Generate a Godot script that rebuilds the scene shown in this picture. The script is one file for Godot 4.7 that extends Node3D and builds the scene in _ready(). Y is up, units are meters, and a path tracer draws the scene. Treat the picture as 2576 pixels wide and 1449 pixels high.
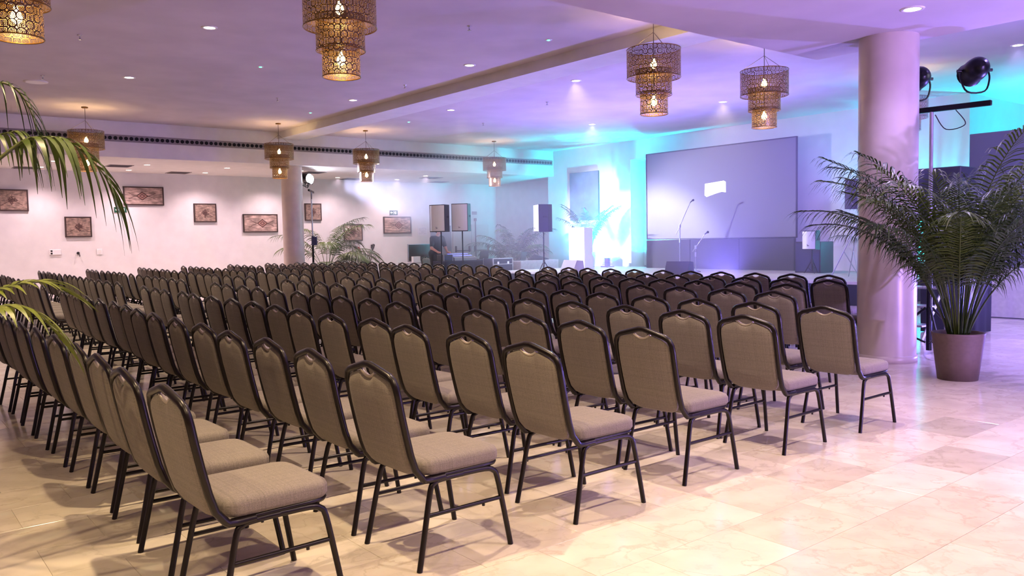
extends Node3D
# Conference hall: rows of banquet chairs, chandeliers, a lit stage, palms and sound equipment.
# Metres; +x runs towards the stage, -z towards the wall of pictures.

var mats := {}
var used := {}
var rng := RandomNumberGenerator.new()

const HALL_TOP := 4.56
const LOW_TOP := 3.67
const BULK := 3.6
const STAGE := 0.48

# ------------------------------------------------------------------ camera, air, exposure
func setup_view():
	var cam := Camera3D.new()
	cam.name = "camera"
	add_child(cam)
	cam.transform = Transform3D(Basis(Vector3(0.7791526, -0.0183142, 0.6265667), Vector3(0.0514311, 0.9980706, -0.0347829), Vector3(-0.6247208, 0.0593262, 0.7785913)), Vector3(0, 1.45, 0))
	cam.fov = 38.52
	cam.near = 0.05
	cam.far = 200.0
	cam.current = true
	var we := WorldEnvironment.new()
	we.name = "world_environment"
	var env := Environment.new()
	env.background_mode = Environment.BG_COLOR
	env.background_color = Color(0, 0, 0)
	env.tonemap_mode = Environment.TONE_MAPPER_LINEAR
	env.tonemap_exposure = 1.08
	env.sdfgi_enabled = true
	env.ssao_enabled = true
	env.ssil_enabled = true
	env.volumetric_fog_enabled = true
	env.volumetric_fog_density = 0.0
	we.environment = env
	add_child(we)

# light colours and strengths, all in one place
const WARM := Color(1.0, 0.885, 0.77)
const WALLWASH := Color(1.0, 0.87, 0.91)
const BULB := Color(1.0, 0.84, 0.6)
const CYAN := Color(0.04, 0.9, 1.0)
const BLUE := Color(0.52, 0.46, 1.0)
const VIOLET := Color(0.60, 0.52, 1.0)
const STAGEWHITE := Color(0.84, 0.84, 1.0)
const E_MAIN := 11.0
const E_BULK := 8.6
const E_WALL := 6.2
const E_CHAND := 0.55
const E_PAR := 300.0
const E_CYAN := 100.0
const E_BLUE := 46.0
const HAZE := 0.028

# ------------------------------------------------------------------ helpers: names and metas
func numbered(called: String) -> String:
	var n: int = used.get(called, 0)
	used[called] = n + 1
	return called if n == 0 else "%s_%03d" % [called, n]

func tag(o: Node, label := "", category := "", group := "", kind := ""):
	if label: o.set_meta("label", label)
	if category: o.set_meta("category", category)
	if group: o.set_meta("group", group)
	if kind: o.set_meta("kind", kind)
	return o

func thing(called: String, label: String, category: String, at := Vector3.ZERO, turn := 0.0, group := "") -> Node3D:
	var o := Node3D.new()
	o.name = numbered(called)
	add_child(o)
	o.position = at
	o.rotation.y = turn
	tag(o, label, category, group)
	return o

func inst(called: String, mesh: Mesh, parent: Node) -> MeshInstance3D:
	var o := MeshInstance3D.new()
	o.name = called
	o.mesh = mesh
	parent.add_child(o, true)
	return o

func part(called: String, st: SurfaceTool, m: Material, parent: Node) -> MeshInstance3D:
	return inst(called, done(st, m), parent)

func struct(called: String, st: SurfaceTool, m: Material, label := "") -> MeshInstance3D:
	var o := MeshInstance3D.new()
	o.name = called
	o.mesh = done(st, m)
	add_child(o)
	o.set_meta("kind", "structure")
	if label: o.set_meta("label", label)
	return o

# ------------------------------------------------------------------ helpers: shapes
func mb() -> SurfaceTool:
	var st := SurfaceTool.new()
	st.begin(Mesh.PRIMITIVE_TRIANGLES)
	return st

func done(st: SurfaceTool, m: Material) -> ArrayMesh:
	st.generate_normals()
	st.index()
	var a: ArrayMesh = st.commit()
	a.surface_set_material(0, m)
	return a

func tri(st: SurfaceTool, a: Vector3, b: Vector3, c: Vector3):
	st.add_vertex(a); st.add_vertex(b); st.add_vertex(c)

func face(st: SurfaceTool, pts: Array, inside: Vector3):
	# a flat convex polygon, turned so that it faces away from the point inside
	var n: Vector3 = (pts[2] - pts[0]).cross(pts[1] - pts[0])
	var ok: bool = n.dot(pts[0] - inside) > 0.0
	for i in range(1, pts.size() - 1):
		if ok: tri(st, pts[0], pts[i], pts[i + 1])
		else: tri(st, pts[0], pts[i + 1], pts[i])

func box(st: SurfaceTool, c: Vector3, s: Vector3, ch := 0.0, b := Basis.IDENTITY):
	# a box, its edges chamfered by ch
	st.set_smooth_group(-1)
	var h := s * 0.5
	if ch <= 0.0:
		for ax in 3:
			for sg in [-1.0, 1.0]:
				var u := (ax + 1) % 3
				var v := (ax + 2) % 3
				var q := []
				for k in [[-1, -1], [1, -1], [1, 1], [-1, 1]]:
					var p := Vector3.ZERO
					p[ax] = sg * h[ax]; p[u] = k[0] * h[u]; p[v] = k[1] * h[v]
					q.append(c + b * p)
				face(st, q, c)
		return
	ch = minf(ch, minf(h.x, minf(h.y, h.z)) * 0.9)
	for ax in 3:
		var u := (ax + 1) % 3
		var v := (ax + 2) % 3
		for sg in [-1.0, 1.0]:
			var q := []
			for k in [[-1, -1], [1, -1], [1, 1], [-1, 1]]:
				var p := Vector3.ZERO
				p[ax] = sg * h[ax]; p[u] = k[0] * (h[u] - ch); p[v] = k[1] * (h[v] - ch)
				q.append(c + b * p)
			face(st, q, c)
			for sv in [-1.0, 1.0]:
				var e := []
				for k in [[-1, 0], [1, 0], [1, 1], [-1, 1]]:
					var p := Vector3.ZERO
					p[u] = k[0] * (h[u] - ch)
					p[ax] = sg * (h[ax] - (ch if k[1] == 1 else 0.0))
					p[v] = sv * (h[v] - (0.0 if k[1] == 1 else ch))
					e.append(c + b * p)
				face(st, e, c)
	for sx in [-1.0, 1.0]:
		for sy in [-1.0, 1.0]:
			for sz in [-1.0, 1.0]:
				var g := Vector3(sx, sy, sz)
				var q := []
				for ax in 3:
					var p := g * (h - Vector3(ch, ch, ch))
					p[ax] = g[ax] * h[ax]
					q.append(c + b * p)
				face(st, q, c)

func loft(st: SurfaceTool, rings: Array, cap0 := true, cap1 := true, smooth := 0):
	# closed rings of equally many points, joined in order
	st.set_smooth_group(smooth)
	var r0: PackedVector3Array = rings[0]
	var n := r0.size()
	var cen := []
	for r in rings:
		var s := Vector3.ZERO
		for p in r: s += p
		cen.append(s / n)
	var best := 0.0
	for j in rings.size() - 1:
		var nn := Vector3.ZERO
		var rr: PackedVector3Array = rings[j]
		for i in n: nn += (rr[i] - cen[j]).cross(rr[(i + 1) % n] - cen[j])
		var w: float = nn.dot(cen[j + 1] - cen[j])
		if absf(w) > absf(best): best = w
	var fwd := best > 0.0
	for j in rings.size() - 1:
		var p: PackedVector3Array = rings[j]
		var q: PackedVector3Array = rings[j + 1]
		for i in n:
			var k := (i + 1) % n
			if fwd:
				tri(st, p[i], q[i], q[k]); tri(st, p[i], q[k], p[k])
			else:
				tri(st, p[i], q[k], q[i]); tri(st, p[i], p[k], q[k])
	st.set_smooth_group(smooth + 1 if smooth >= 0 else -1)
	if cap0: cap(st, rings[0], cen[0], not fwd)
	if cap1: cap(st, rings[-1], cen[-1], fwd)

func cap(st: SurfaceTool, r: PackedVector3Array, c: Vector3, fwd: bool):
	for i in r.size():
		var k := (i + 1) % r.size()
		if fwd: tri(st, c, r[k], r[i])
		else: tri(st, c, r[i], r[k])

func ring(c: Vector3, n: Vector3, r: float, sides: int, side := Vector3.ZERO) -> PackedVector3Array:
	var u := side
	if u == Vector3.ZERO:
		u = n.cross(Vector3.UP if absf(n.y) < 0.9 else Vector3.RIGHT)
	u = (u - n * u.dot(n)).normalized()
	var v := n.cross(u).normalized()
	var out := PackedVector3Array()
	for i in sides:
		var a := TAU * i / sides
		out.append(c + (u * cos(a) + v * sin(a)) * r)
	return out

func tube(st: SurfaceTool, pts: Array, r, sides := 8, caps := true, closed := false):
	# r: one radius or one for each point
	var rings := []
	var side := Vector3.ZERO
	var n := pts.size()
	for i in n:
		var a: Vector3 = pts[i]
		var t: Vector3
		if closed: t = (pts[(i + 1) % n] - pts[(i - 1 + n) % n]).normalized()
		else: t = (pts[mini(i + 1, n - 1)] - pts[maxi(i - 1, 0)]).normalized()
		if side == Vector3.ZERO: side = t.cross(Vector3.UP if absf(t.y) < 0.9 else Vector3.RIGHT).normalized()
		side = (side - t * side.dot(t)).normalized()
		var rad: float = r[i] if r is Array else r
		rings.append(ring(a, t, rad, sides, side))
	if closed:
		rings.append(rings[0])
		caps = false
	loft(st, rings, caps, caps)

func curve(pts: Array, steps := 6) -> Array:
	# Catmull-Rom through the points
	var out := []
	for i in pts.size() - 1:
		var a: Vector3 = pts[maxi(i - 1, 0)]
		var b: Vector3 = pts[i]
		var c: Vector3 = pts[i + 1]
		var d: Vector3 = pts[mini(i + 2, pts.size() - 1)]
		for k in steps: out.append(b.cubic_interpolate(c, a, d, float(k) / steps))
	out.append(pts[-1])
	return out

func lathe(st: SurfaceTool, prof: Array, segs := 24, c := Vector3.ZERO, caps := true):
	# prof: Vector2(radius, height) from bottom to top
	var rings := []
	for p in prof:
		var r := PackedVector3Array()
		for i in segs:
			var a := TAU * i / segs
			r.append(c + Vector3(cos(a) * p.x, p.y, sin(a) * p.x))
		rings.append(r)
	loft(st, rings, caps, caps)

func shell(st: SurfaceTool, prof: Array, segs := 24, c := Vector3.ZERO):
	# an open surface of revolution whose profile may turn back on itself (pots, rings)
	lathe(st, prof, segs, c, false)

func prism(st: SurfaceTool, poly: PackedVector2Array, t: float, xf: Transform3D):
	# a 2-D outline (star-shaped about its middle) in the local xy plane, t thick along z
	var r0 := PackedVector3Array()
	var r1 := PackedVector3Array()
	for p in poly:
		r0.append(xf * Vector3(p.x, p.y, -t * 0.5))
		r1.append(xf * Vector3(p.x, p.y, t * 0.5))
	loft(st, [r0, r1], true, true, -1)

func round_rect(hx: float, hz: float, r: float, y: float, c := Vector3.ZERO, k := 4) -> PackedVector3Array:
	var out := PackedVector3Array()
	for q in 4:
		var sx: float = [1, -1, -1, 1][q]
		var sz: float = [1, 1, -1, -1][q]
		for i in k + 1:
			var a := PI * 0.5 * (q + float(i) / k)
			out.append(c + Vector3(sx * (hx - r) + cos(a) * r, y, sz * (hz - r) + sin(a) * r))
	return out

func sheet(w: float, h: float, m: Material) -> ArrayMesh:
	# a flat print, w by h, facing +z, with its own uv
	var st := mb()
	for k in [[0, 0], [1, 1], [1, 0], [0, 0], [0, 1], [1, 1]]:
		st.set_uv(Vector2(k[0], 1 - k[1]))
		st.set_normal(Vector3(0, 0, 1))
		st.add_vertex(Vector3((k[0] - 0.5) * w, (k[1] - 0.5) * h, 0))
	var a := st.commit()
	a.surface_set_material(0, m)
	return a

# ------------------------------------------------------------------ helpers: materials
func noise_tex(seed_: int, freq: float, lo: float, hi: float, size := 256, oct := 4, tint_lo := Color.WHITE, tint_hi := Color.WHITE) -> ImageTexture:
	var f := FastNoiseLite.new()
	f.seed = seed_
	f.frequency = freq
	f.fractal_octaves = oct
	var im: Image = f.get_seamless_image(size, size)
	im.convert(Image.FORMAT_RGB8)
	for y in size:
		for x in size:
			var v := im.get_pixel(x, y).r
			var k := lerpf(lo, hi, v)
			im.set_pixel(x, y, tint_lo.lerp(tint_hi, v) * Color(k, k, k))
	im.generate_mipmaps()
	return ImageTexture.create_from_image(im)

func bump_tex(seed_: int, freq: float, size := 256, strength := 2.0, oct := 3) -> ImageTexture:
	var f := FastNoiseLite.new()
	f.seed = seed_
	f.frequency = freq
	f.fractal_octaves = oct
	var im: Image = f.get_seamless_image(size, size)
	im.convert(Image.FORMAT_RGBA8)
	im.bump_map_to_normal_map(strength)
	return ImageTexture.create_from_image(im)

func mat(called: String, col: Color, rough := 0.6, metal := 0.0) -> StandardMaterial3D:
	var m := StandardMaterial3D.new()
	m.resource_name = called
	m.albedo_color = col
	m.roughness = rough
	m.metallic = metal
	mats[called] = m
	return m

func tri_map(m: StandardMaterial3D, tex: Texture2D, scale: float, world := true):
	m.albedo_texture = tex
	m.uv1_triplanar = true
	m.uv1_world_triplanar = world
	m.uv1_scale = Vector3(scale, scale, scale)

func glow(called: String, col: Color, energy: float) -> StandardMaterial3D:
	var m := mat(called, Color(0.9, 0.9, 0.9), 0.5)
	m.emission_enabled = true
	m.emission = col
	m.emission_energy_multiplier = energy
	return m

func print_mat(called: String, im: Image, rough := 0.7) -> StandardMaterial3D:
	var m := mat(called, Color.WHITE, rough)
	im.generate_mipmaps()
	m.albedo_texture = ImageTexture.create_from_image(im)
	return m

func marble(seed_: int, base: Color, vein: Color) -> ImageTexture:
	# cloudy stone with thin wandering veins
	var size := 512
	var f := FastNoiseLite.new()
	f.seed = seed_
	f.frequency = 0.005
	f.fractal_octaves = 5
	f.domain_warp_enabled = true
	f.domain_warp_amplitude = 45.0
	f.domain_warp_frequency = 0.008
	var a: Image = f.get_seamless_image(size, size)
	var g := FastNoiseLite.new()
	g.seed = seed_ + 7
	g.frequency = 0.009
	g.fractal_octaves = 6
	var b: Image = g.get_seamless_image(size, size)
	var im := Image.create(size, size, false, Image.FORMAT_RGB8)
	for y in size:
		for x in size:
			var v := a.get_pixel(x, y).r
			var c := b.get_pixel(x, y).r
			var near_vein := 1.0 - clampf(absf(v - 0.5) * 26.0, 0.0, 1.0)
			var fine := 1.0 - clampf(absf(c - 0.42) * 34.0, 0.0, 1.0)
			var k := near_vein * (0.08 + 0.30 * c) + fine * 0.10
			var q := 0.93 + 0.11 * c
			im.set_pixel(x, y, (base * Color(q, q, q)).lerp(vein, clampf(k, 0.0, 0.7)))
	im.generate_mipmaps()
	return ImageTexture.create_from_image(im)

func linen(seed_: int) -> ImageTexture:
	# melange weave: threads along and across, each of its own shade
	var size := 256
	var r := RandomNumberGenerator.new()
	r.seed = seed_
	var row := []
	var col := []
	for i in size:
		row.append(r.randf_range(-0.10, 0.10))
		col.append(r.randf_range(-0.10, 0.10))
	var im := Image.create(size, size, false, Image.FORMAT_RGB8)
	for y in size:
		for x in size:
			var over := (x + y) % 2 == 0
			var v: float = 0.86 + (row[y] if over else col[x]) + r.randf_range(-0.13, 0.13)
			im.set_pixel(x, y, Color(v, v, v))
	im.generate_mipmaps()
	return ImageTexture.create_from_image(im)

func filigree() -> ImageTexture:
	# spirals and square meanders cut through sheet brass (alpha 0 = cut)
	var w := 1024
	var h := 256
	var im := Image.create(w, h, false, Image.FORMAT_RGBA8)
	im.fill(Color(1, 1, 1, 1))
	var r := RandomNumberGenerator.new()
	r.seed = 41
	var cell := 32
	for cy in h / cell:
		for cx in w / cell:
			var kind := r.randi() % 3
			var ox := cx * cell
			var oy := cy * cell
			var turn := r.randf() * TAU
			for y in cell:
				for x in cell:
					var u := (x - cell * 0.5 + 0.5)
					var v := (y - cell * 0.5 + 0.5)
					var cut := false
					if kind <= 1:
						var d := sqrt(u * u + v * v)
						var a := fposmod(atan2(v, u) + turn, TAU) / TAU
						if d < 14.5: cut = fposmod(d / 5.2 - a, 1.0) < 0.42 and d > 1.0
						elif absf(u) + absf(v) > 26.0: cut = true
					else:
						var d := maxf(absf(u), absf(v))
						cut = d < 14.5 and fposmod(d / 5.2, 1.0) < 0.42
						if cut and v > 0 and absf(u) < 2.0: cut = false
					if cut: im.set_pixel(ox + x, oy + y, Color(1, 1, 1, 0))
	return ImageTexture.create_from_image(im)

func make_materials():
	var m := mat("paint_white", Color(0.86, 0.845, 0.83), 0.75)
	tri_map(m, noise_tex(3, 0.02, 0.95, 1.0), 0.35)
	m = mat("paint_ceiling", Color(0.80, 0.755, 0.755), 0.85)
	tri_map(m, noise_tex(5, 0.015, 0.93, 1.0), 0.2)
	m = mat("paint_column", Color(0.80, 0.745, 0.70), 0.32)
	tri_map(m, noise_tex(8, 0.02, 0.92, 1.0), 0.5)
	for k in 5:
		var tone: float = [1.0, 0.955, 1.03, 0.90, 0.98][k]
		m = mat("marble_%d" % k, Color(0.83 * tone, 0.80 * tone, 0.745 * tone), 0.15)
		tri_map(m, marbles[k % 3], [0.55, 0.7, 0.48, 0.62, 0.8][k])
		m.uv1_offset = Vector3(0.37 * k, 0.0, 0.61 * k)
	mat("grout", Color(0.66, 0.62, 0.56), 0.6)
	m = mat("chair_fabric", Color(0.55, 0.515, 0.475), 0.95)
	tri_map(m, linen(11), 2.6, false)
	m.normal_enabled = true
	m.normal_texture = bump_tex(12, 0.45, 256, 2.0, 1)
	m.normal_scale = 0.35
	m.rim_enabled = true
	m.rim = 0.2
	mat("chair_tube", Color(0.075, 0.045, 0.04), 0.33, 0.3)
	mat("chair_grip", Color(0.72, 0.68, 0.62), 0.3, 0.3)
	m = mat("brass_cut", Color(0.40, 0.31, 0.19), 0.4, 0.5)
	m.albedo_texture = filigree()
	m.transparency = BaseMaterial3D.TRANSPARENCY_ALPHA_SCISSOR
	m.alpha_scissor_threshold = 0.5
	m.cull_mode = BaseMaterial3D.CULL_DISABLED
	mat("brass", Color(0.52, 0.38, 0.18), 0.3, 0.9)
	mat("wire", Color(0.45, 0.42, 0.40), 0.4, 0.8)
	glow("bulb_glow", Color(1.0, 0.82, 0.52), 30.0)
	glow("downlight_glow", Color(1.0, 0.92, 0.84), 14.0)
	glow("green_glow", Color(0.15, 0.9, 0.55), 6.0)
	glow("par_glow", Color(0.92, 0.93, 1.0), 25.0)
	glow("cyan_glow", Color(0.3, 1.0, 1.0), 8.0)
	glow("blue_glow", Color(0.3, 0.3, 1.0), 6.0)
	mat("trim_white", Color(0.85, 0.83, 0.80), 0.4)
	mat("vent_grey", Color(0.50, 0.47, 0.47), 0.5)
	mat("dark_hole", Color(0.03, 0.03, 0.035), 0.8)
	m = mat("black_plastic", Color(0.035, 0.035, 0.045), 0.5)
	tri_map(m, noise_tex(17, 0.3, 0.75, 1.1, 128), 4.0, false)
	mat("black_metal", Color(0.04, 0.04, 0.05), 0.35, 0.5)
	m = mat("grille_grey", Color(0.80, 0.80, 0.82), 0.45, 0.2)
	tri_map(m, noise_tex(19, 0.45, 0.75, 1.05, 128, 1), 8.0, false)
	mat("chrome", Color(0.78, 0.78, 0.80), 0.18, 0.95)
	mat("aluminium", Color(0.70, 0.70, 0.72), 0.35, 0.8)
	m = mat("black_cloth", Color(0.035, 0.033, 0.05), 0.95)
	tri_map(m, noise_tex(23, 0.1, 0.7, 1.1, 128), 3.0, false)
	m = mat("blue_cloth", Color(0.07, 0.07, 0.20), 0.95)
	tri_map(m, noise_tex(24, 0.1, 0.8, 1.1, 128), 3.0, false)
	m = mat("white_cloth", Color(0.82, 0.81, 0.80), 0.9)
	tri_map(m, noise_tex(25, 0.05, 0.9, 1.0, 128), 1.5, false)
	m = mat("stage_top", Color(0.78, 0.76, 0.74), 0.45)
	tri_map(m, noise_tex(26, 0.04, 0.85, 1.0, 128), 0.8)
	mat("lectern_white", Color(0.86, 0.86, 0.85), 0.35)
	m = mat("acrylic", Color(0.85, 0.95, 0.97, 0.25), 0.05)
	m.transparency = BaseMaterial3D.TRANSPARENCY_ALPHA
	m = mat("screen_grey", Color(0.40, 0.39, 0.42), 0.42)
	tri_map(m, noise_tex(28, 0.5, 0.93, 1.02, 128, 1), 3.0)
	m = mat("skirt_grey", Color(0.20, 0.19, 0.21), 0.8)
	tri_map(m, noise_tex(29, 0.1, 0.85, 1.05, 128), 2.0)
	glow("beam_patch_glow", Color(0.95, 0.96, 1.0), 1.6)  # glow in place of a lamp beam falling on the screen
	m = mat("tv_black", Color(0.012, 0.012, 0.016), 0.12)
	for k in 3:
		m = mat("leaf_%d" % k, [Color(0.27, 0.34, 0.08), Color(0.17, 0.25, 0.08), Color(0.42, 0.47, 0.12)][k], 0.42)
		tri_map(m, noise_tex(31 + k, 0.06, 0.75, 1.15, 128), 3.0, false)
		m.backlight_enabled = true
		m.backlight = Color(0.40, 0.46, 0.10)
	mat("stem", Color(0.30, 0.33, 0.13), 0.5)
	m = mat("pot_taupe", Color(0.40, 0.33, 0.30), 0.6)
	tri_map(m, noise_tex(36, 0.08, 0.9, 1.05, 128), 2.0, false)
	mat("pot_white", Color(0.80, 0.76, 0.76), 0.5)
	m = mat("soil", Color(0.09, 0.065, 0.045), 0.95)
	tri_map(m, noise_tex(37, 0.2, 0.6, 1.2, 128), 3.0, false)
	m = mat("art_frame", Color(0.24, 0.17, 0.15), 0.6)
	tri_map(m, noise_tex(38, 0.1, 0.7, 1.2, 128), 3.0, false)
	m = mat("skin", Color(0.72, 0.50, 0.41), 0.5)
	m.subsurf_scatter_enabled = true
	m.subsurf_scatter_strength = 0.15
	mat("hair", Color(0.09, 0.065, 0.05), 0.7)
	mat("shirt_black", Color(0.025, 0.025, 0.035), 0.9)
	mat("trousers", Color(0.05, 0.055, 0.08), 0.9)
	mat("shoe", Color(0.03, 0.025, 0.025), 0.5)
	mat("door_grey", Color(0.47, 0.47, 0.53), 0.5)
	mat("door_white", Color(0.80, 0.77, 0.75), 0.5)
	mat("socket_white", Color(0.88, 0.87, 0.86), 0.35)
	mat("plug_red", Color(0.55, 0.10, 0.08), 0.5)
	mat("cable", Color(0.05, 0.05, 0.055), 0.6)
	mat("cable_grey", Color(0.42, 0.40, 0.40), 0.6)
	mat("desk_grey", Color(0.60, 0.58, 0.58), 0.5)
	mat("panel_blue", Color(0.16, 0.17, 0.30), 0.8)
	glow("led_blue_glow", Color(0.25, 0.35, 1.0), 3.0)

var marbles := []

# ------------------------------------------------------------------ the room
func slab(st: SurfaceTool, lo: Vector3, hi: Vector3):
	box(st, (lo + hi) * 0.5, hi - lo)

func build_room():
	var white: Material = mats.paint_white
	var ceil_m: Material = mats.paint_ceiling
	# floor: a bed of grout, marble tiles on it
	var st := mb()
	slab(st, Vector3(-6.3, -0.3, -27.2), Vector3(26.3, -0.003, 3.8))
	var fl := struct("floor", st, mats.grout, "polished cream marble tile floor")
	build_tiles(fl)
	st = mb(); slab(st, Vector3(-6.3, HALL_TOP, -22.6), Vector3(26.3, HALL_TOP + 0.3, 3.8))
	struct("ceiling", st, ceil_m, "high plaster ceiling over the rows of chairs")
	st = mb(); slab(st, Vector3(-6.3, LOW_TOP, -27.2), Vector3(21.1, LOW_TOP + 0.3, -22.58))
	struct("ceiling_low", st, white, "lower white ceiling along the picture wall")
	st = mb(); slab(st, Vector3(-6.0, BULK, -5.7), Vector3(9.5, HALL_TOP, 3.5))
	struct("ceiling_bulkhead", st, ceil_m, "dropped ceiling over the side aisle")
	st = mb(); slab(st, Vector3(-6.0, LOW_TOP, -22.6), Vector3(19.92, HALL_TOP, -22.3))
	struct("trim_1", st, white, "white soffit face carrying the row of air nozzles")
	st = mb(); slab(st, Vector3(9.55, HALL_TOP - 0.19, -22.3), Vector3(10.25, HALL_TOP, 3.5))
	struct("trim_2", st, white, "shallow white ceiling beam crossing the hall")
	st = mb(); slab(st, Vector3(-6.3, 0, -27.16), Vector3(21.1, LOW_TOP + 0.3, -26.86))
	struct("wall_left", st, white, "long white wall hung with pictures")
	st = mb()
	slab(st, Vector3(19.9, 0, -22.6), Vector3(20.5, HALL_TOP, -18.55))
	slab(st, Vector3(19.9, 3.94, -18.55), Vector3(20.5, HALL_TOP, -13.0))
	slab(st, Vector3(19.9, 0, -13.0), Vector3(20.5, HALL_TOP, -8.16))
	slab(st, Vector3(20.5, 0, -22.6), Vector3(20.8, HALL_TOP, -8.16))
	struct("wall_stage", st, white, "white wall behind the stage with a recess behind the screen")
	st = mb(); slab(st, Vector3(20.8, 0, -27.16), Vector3(21.1, LOW_TOP + 0.3, -22.3))
	struct("wall_end", st, white)
	st = mb(); slab(st, Vector3(20.8, 0, -8.46), Vector3(26.3, HALL_TOP, -8.16))
	struct("wall_return", st, white, "side wall running back beside the stage")
	st = mb(); slab(st, Vector3(26.0, 0, -8.2), Vector3(26.3, HALL_TOP, 3.8))
	struct("wall_far", st, white)
	st = mb(); slab(st, Vector3(-6.3, 0, 3.5), Vector3(26.3, HALL_TOP, 3.8))
	struct("wall_right", st, white)
	st = mb(); slab(st, Vector3(-6.3, 0, -27.16), Vector3(-6.0, HALL_TOP, 3.8))
	struct("wall_back", st, white)
	# columns
	for c in [[Vector3(9.12, 0, -4.6), 0.31, BULK, "round beige column between the chairs and the large potted palm"], [Vector3(10.14, 0, -22.78), 0.3, LOW_TOP, "round beige column by the picture wall"]]:
		var t := thing("column", c[3], "column", c[0], 0.0)
		st = mb(); lathe(st, [Vector2(c[1], 0.0), Vector2(c[1], c[2])], 40)
		part("shaft", st, mats.paint_column, t)
		st = mb(); shell(st, [Vector2(c[1] - 0.01, 0.0), Vector2(c[1] + 0.012, 0.0), Vector2(c[1] + 0.012, 0.075), Vector2(c[1] - 0.01, 0.085)], 40)
		part("base_ring", st, mats.paint_column, t)

func build_tiles(fl: Node3D):
	var tw := 0.6
	var td := 0.4
	var r := RandomNumberGenerator.new()
	r.seed = 5
	var tm := []
	for k in 5:
		var st := mb()
		box(st, Vector3(0, -0.009, 0), Vector3(tw - 0.0018, 0.018, td - 0.0018), 0.0006)
		tm.append(done(st, mats["marble_%d" % k]))
	var spots := []
	var fwd := Vector2(0.6247, -0.7786)
	for i in range(-15, 39):
		for j in range(-62, 15):
			var x := 2.73 + tw * (i + 0.5) + (0.3 if j % 2 != 0 else 0.0)
			var z := -2.47 + td * (j + 0.5)
			if x < -6.2 or x > 26.2 or z < -27.0 or z > 3.6: continue
			var p := Vector2(x, z)
			var d := p.dot(fwd)
			var seen := d > 1.0 and absf(p.dot(Vector2(-fwd.y, fwd.x))) < d * 0.66 + 0.2
			spots.append([d if seen and d > 2.7 else 1000.0 + d, x, z, r.randi() % 10])
	spots.sort_custom(func(a, b): return a[0] < b[0])
	var pick := [0, 0, 2, 2, 4, 4, 1, 1, 3, 0]
	var rest := []
	for k in 5: rest.append(mb())
	for n in spots.size():
		var s: Array = spots[n]
		var k: int = pick[s[3]]
		if n < 300:
			var o := inst("tile", tm[k], fl)
			o.position = Vector3(s[1], 0, s[2])
		else:
			box(rest[k], Vector3(s[1], -0.009, s[2]), Vector3(tw - 0.0018, 0.018, td - 0.0018))
	var joined := ArrayMesh.new()
	for k in 5:
		var st: SurfaceTool = rest[k]
		st.generate_normals()
		st.index()
		st.commit(joined)
		joined.surface_set_material(k, mats["marble_%d" % k])
	var o := inst("tiles", joined, fl)
	o.set_meta("kind", "stuff")

func build_vent_strip():
	var t := thing("air_vent_strip", "long grey air diffuser strip with round dark nozzles on the white soffit", "air vent", Vector3(0, 4.14, -22.29))
	var st := mb()
	box(st, Vector3(10.9, 0, 0.0), Vector3(17.9, 0.17, 0.03), 0.004)
	part("backing", st, mats.vent_grey, t)
	st = mb()
	var rings := []
	for q in [[0.046, 0.014], [0.046, 0.026], [0.036, 0.028], [0.033, 0.016]]:
		rings.append(ring(Vector3(0, 0, q[1]), Vector3(0, 0, 1), q[0], 12))
	loft(st, rings, false, true)
	var me := done(st, mats.dark_hole)
	var n := 0
	var x := 2.2
	while x < 19.8:
		var o := inst("nozzle", me, t)
		o.position = Vector3(x, 0, 0)
		x += 0.1245
		n += 1

func spot(parent: Node3D, called: String, at: Vector3, towards: Vector3, col: Color, energy: float, angle: float, size := 0.05, blend := 0.5):
	var l := SpotLight3D.new()
	l.name = called
	parent.add_child(l, true)
	l.position = at
	var d := (parent.global_transform.basis.inverse() * towards).normalized()
	l.basis = Basis.looking_at(d, Vector3.UP if absf(d.y) < 0.95 else Vector3.RIGHT)
	l.light_color = col
	l.light_energy = energy
	l.spot_range = 60.0
	l.spot_attenuation = 2.0
	l.spot_angle = angle
	l.spot_angle_attenuation = blend
	l.light_size = size
	l.shadow_enabled = true

func omni(parent: Node3D, called: String, at: Vector3, col: Color, energy: float, size := 0.05):
	var l := OmniLight3D.new()
	l.name = called
	parent.add_child(l, true)
	l.position = at
	l.light_color = col
	l.light_energy = energy
	l.omni_range = 60.0
	l.omni_attenuation = 2.0
	l.light_size = size
	l.shadow_enabled = true

var down_ring: ArrayMesh
var down_lens: ArrayMesh

func downlight(at: Vector3, label: String, group: String, col: Color, energy: float, angle := 62.0):
	if down_ring == null:
		var st := mb()
		shell(st, [Vector2(0.075, -0.002), Vector2(0.08, -0.010), Vector2(0.105, -0.010), Vector2(0.112, 0.0)], 24)
		down_ring = done(st, mats.trim_white)
		st = mb()
		lathe(st, [Vector2(0.078, -0.006), Vector2(0.078, 0.0)], 24)
		down_lens = done(st, mats.downlight_glow)
	var t := thing("downlight", label, "ceiling light", at, 0.0, group)
	inst("trim_ring", down_ring, t)
	inst("lens", down_lens, t)
	spot(t, "lamp", Vector3(0, -0.03, 0), Vector3.DOWN, col, energy, angle, 0.035, 1.0)

const ORD := ["first", "second", "third", "fourth", "fifth", "sixth", "seventh", "eighth", "ninth", "tenth", "eleventh", "twelfth", "thirteenth", "fourteenth", "fifteenth"]

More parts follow.
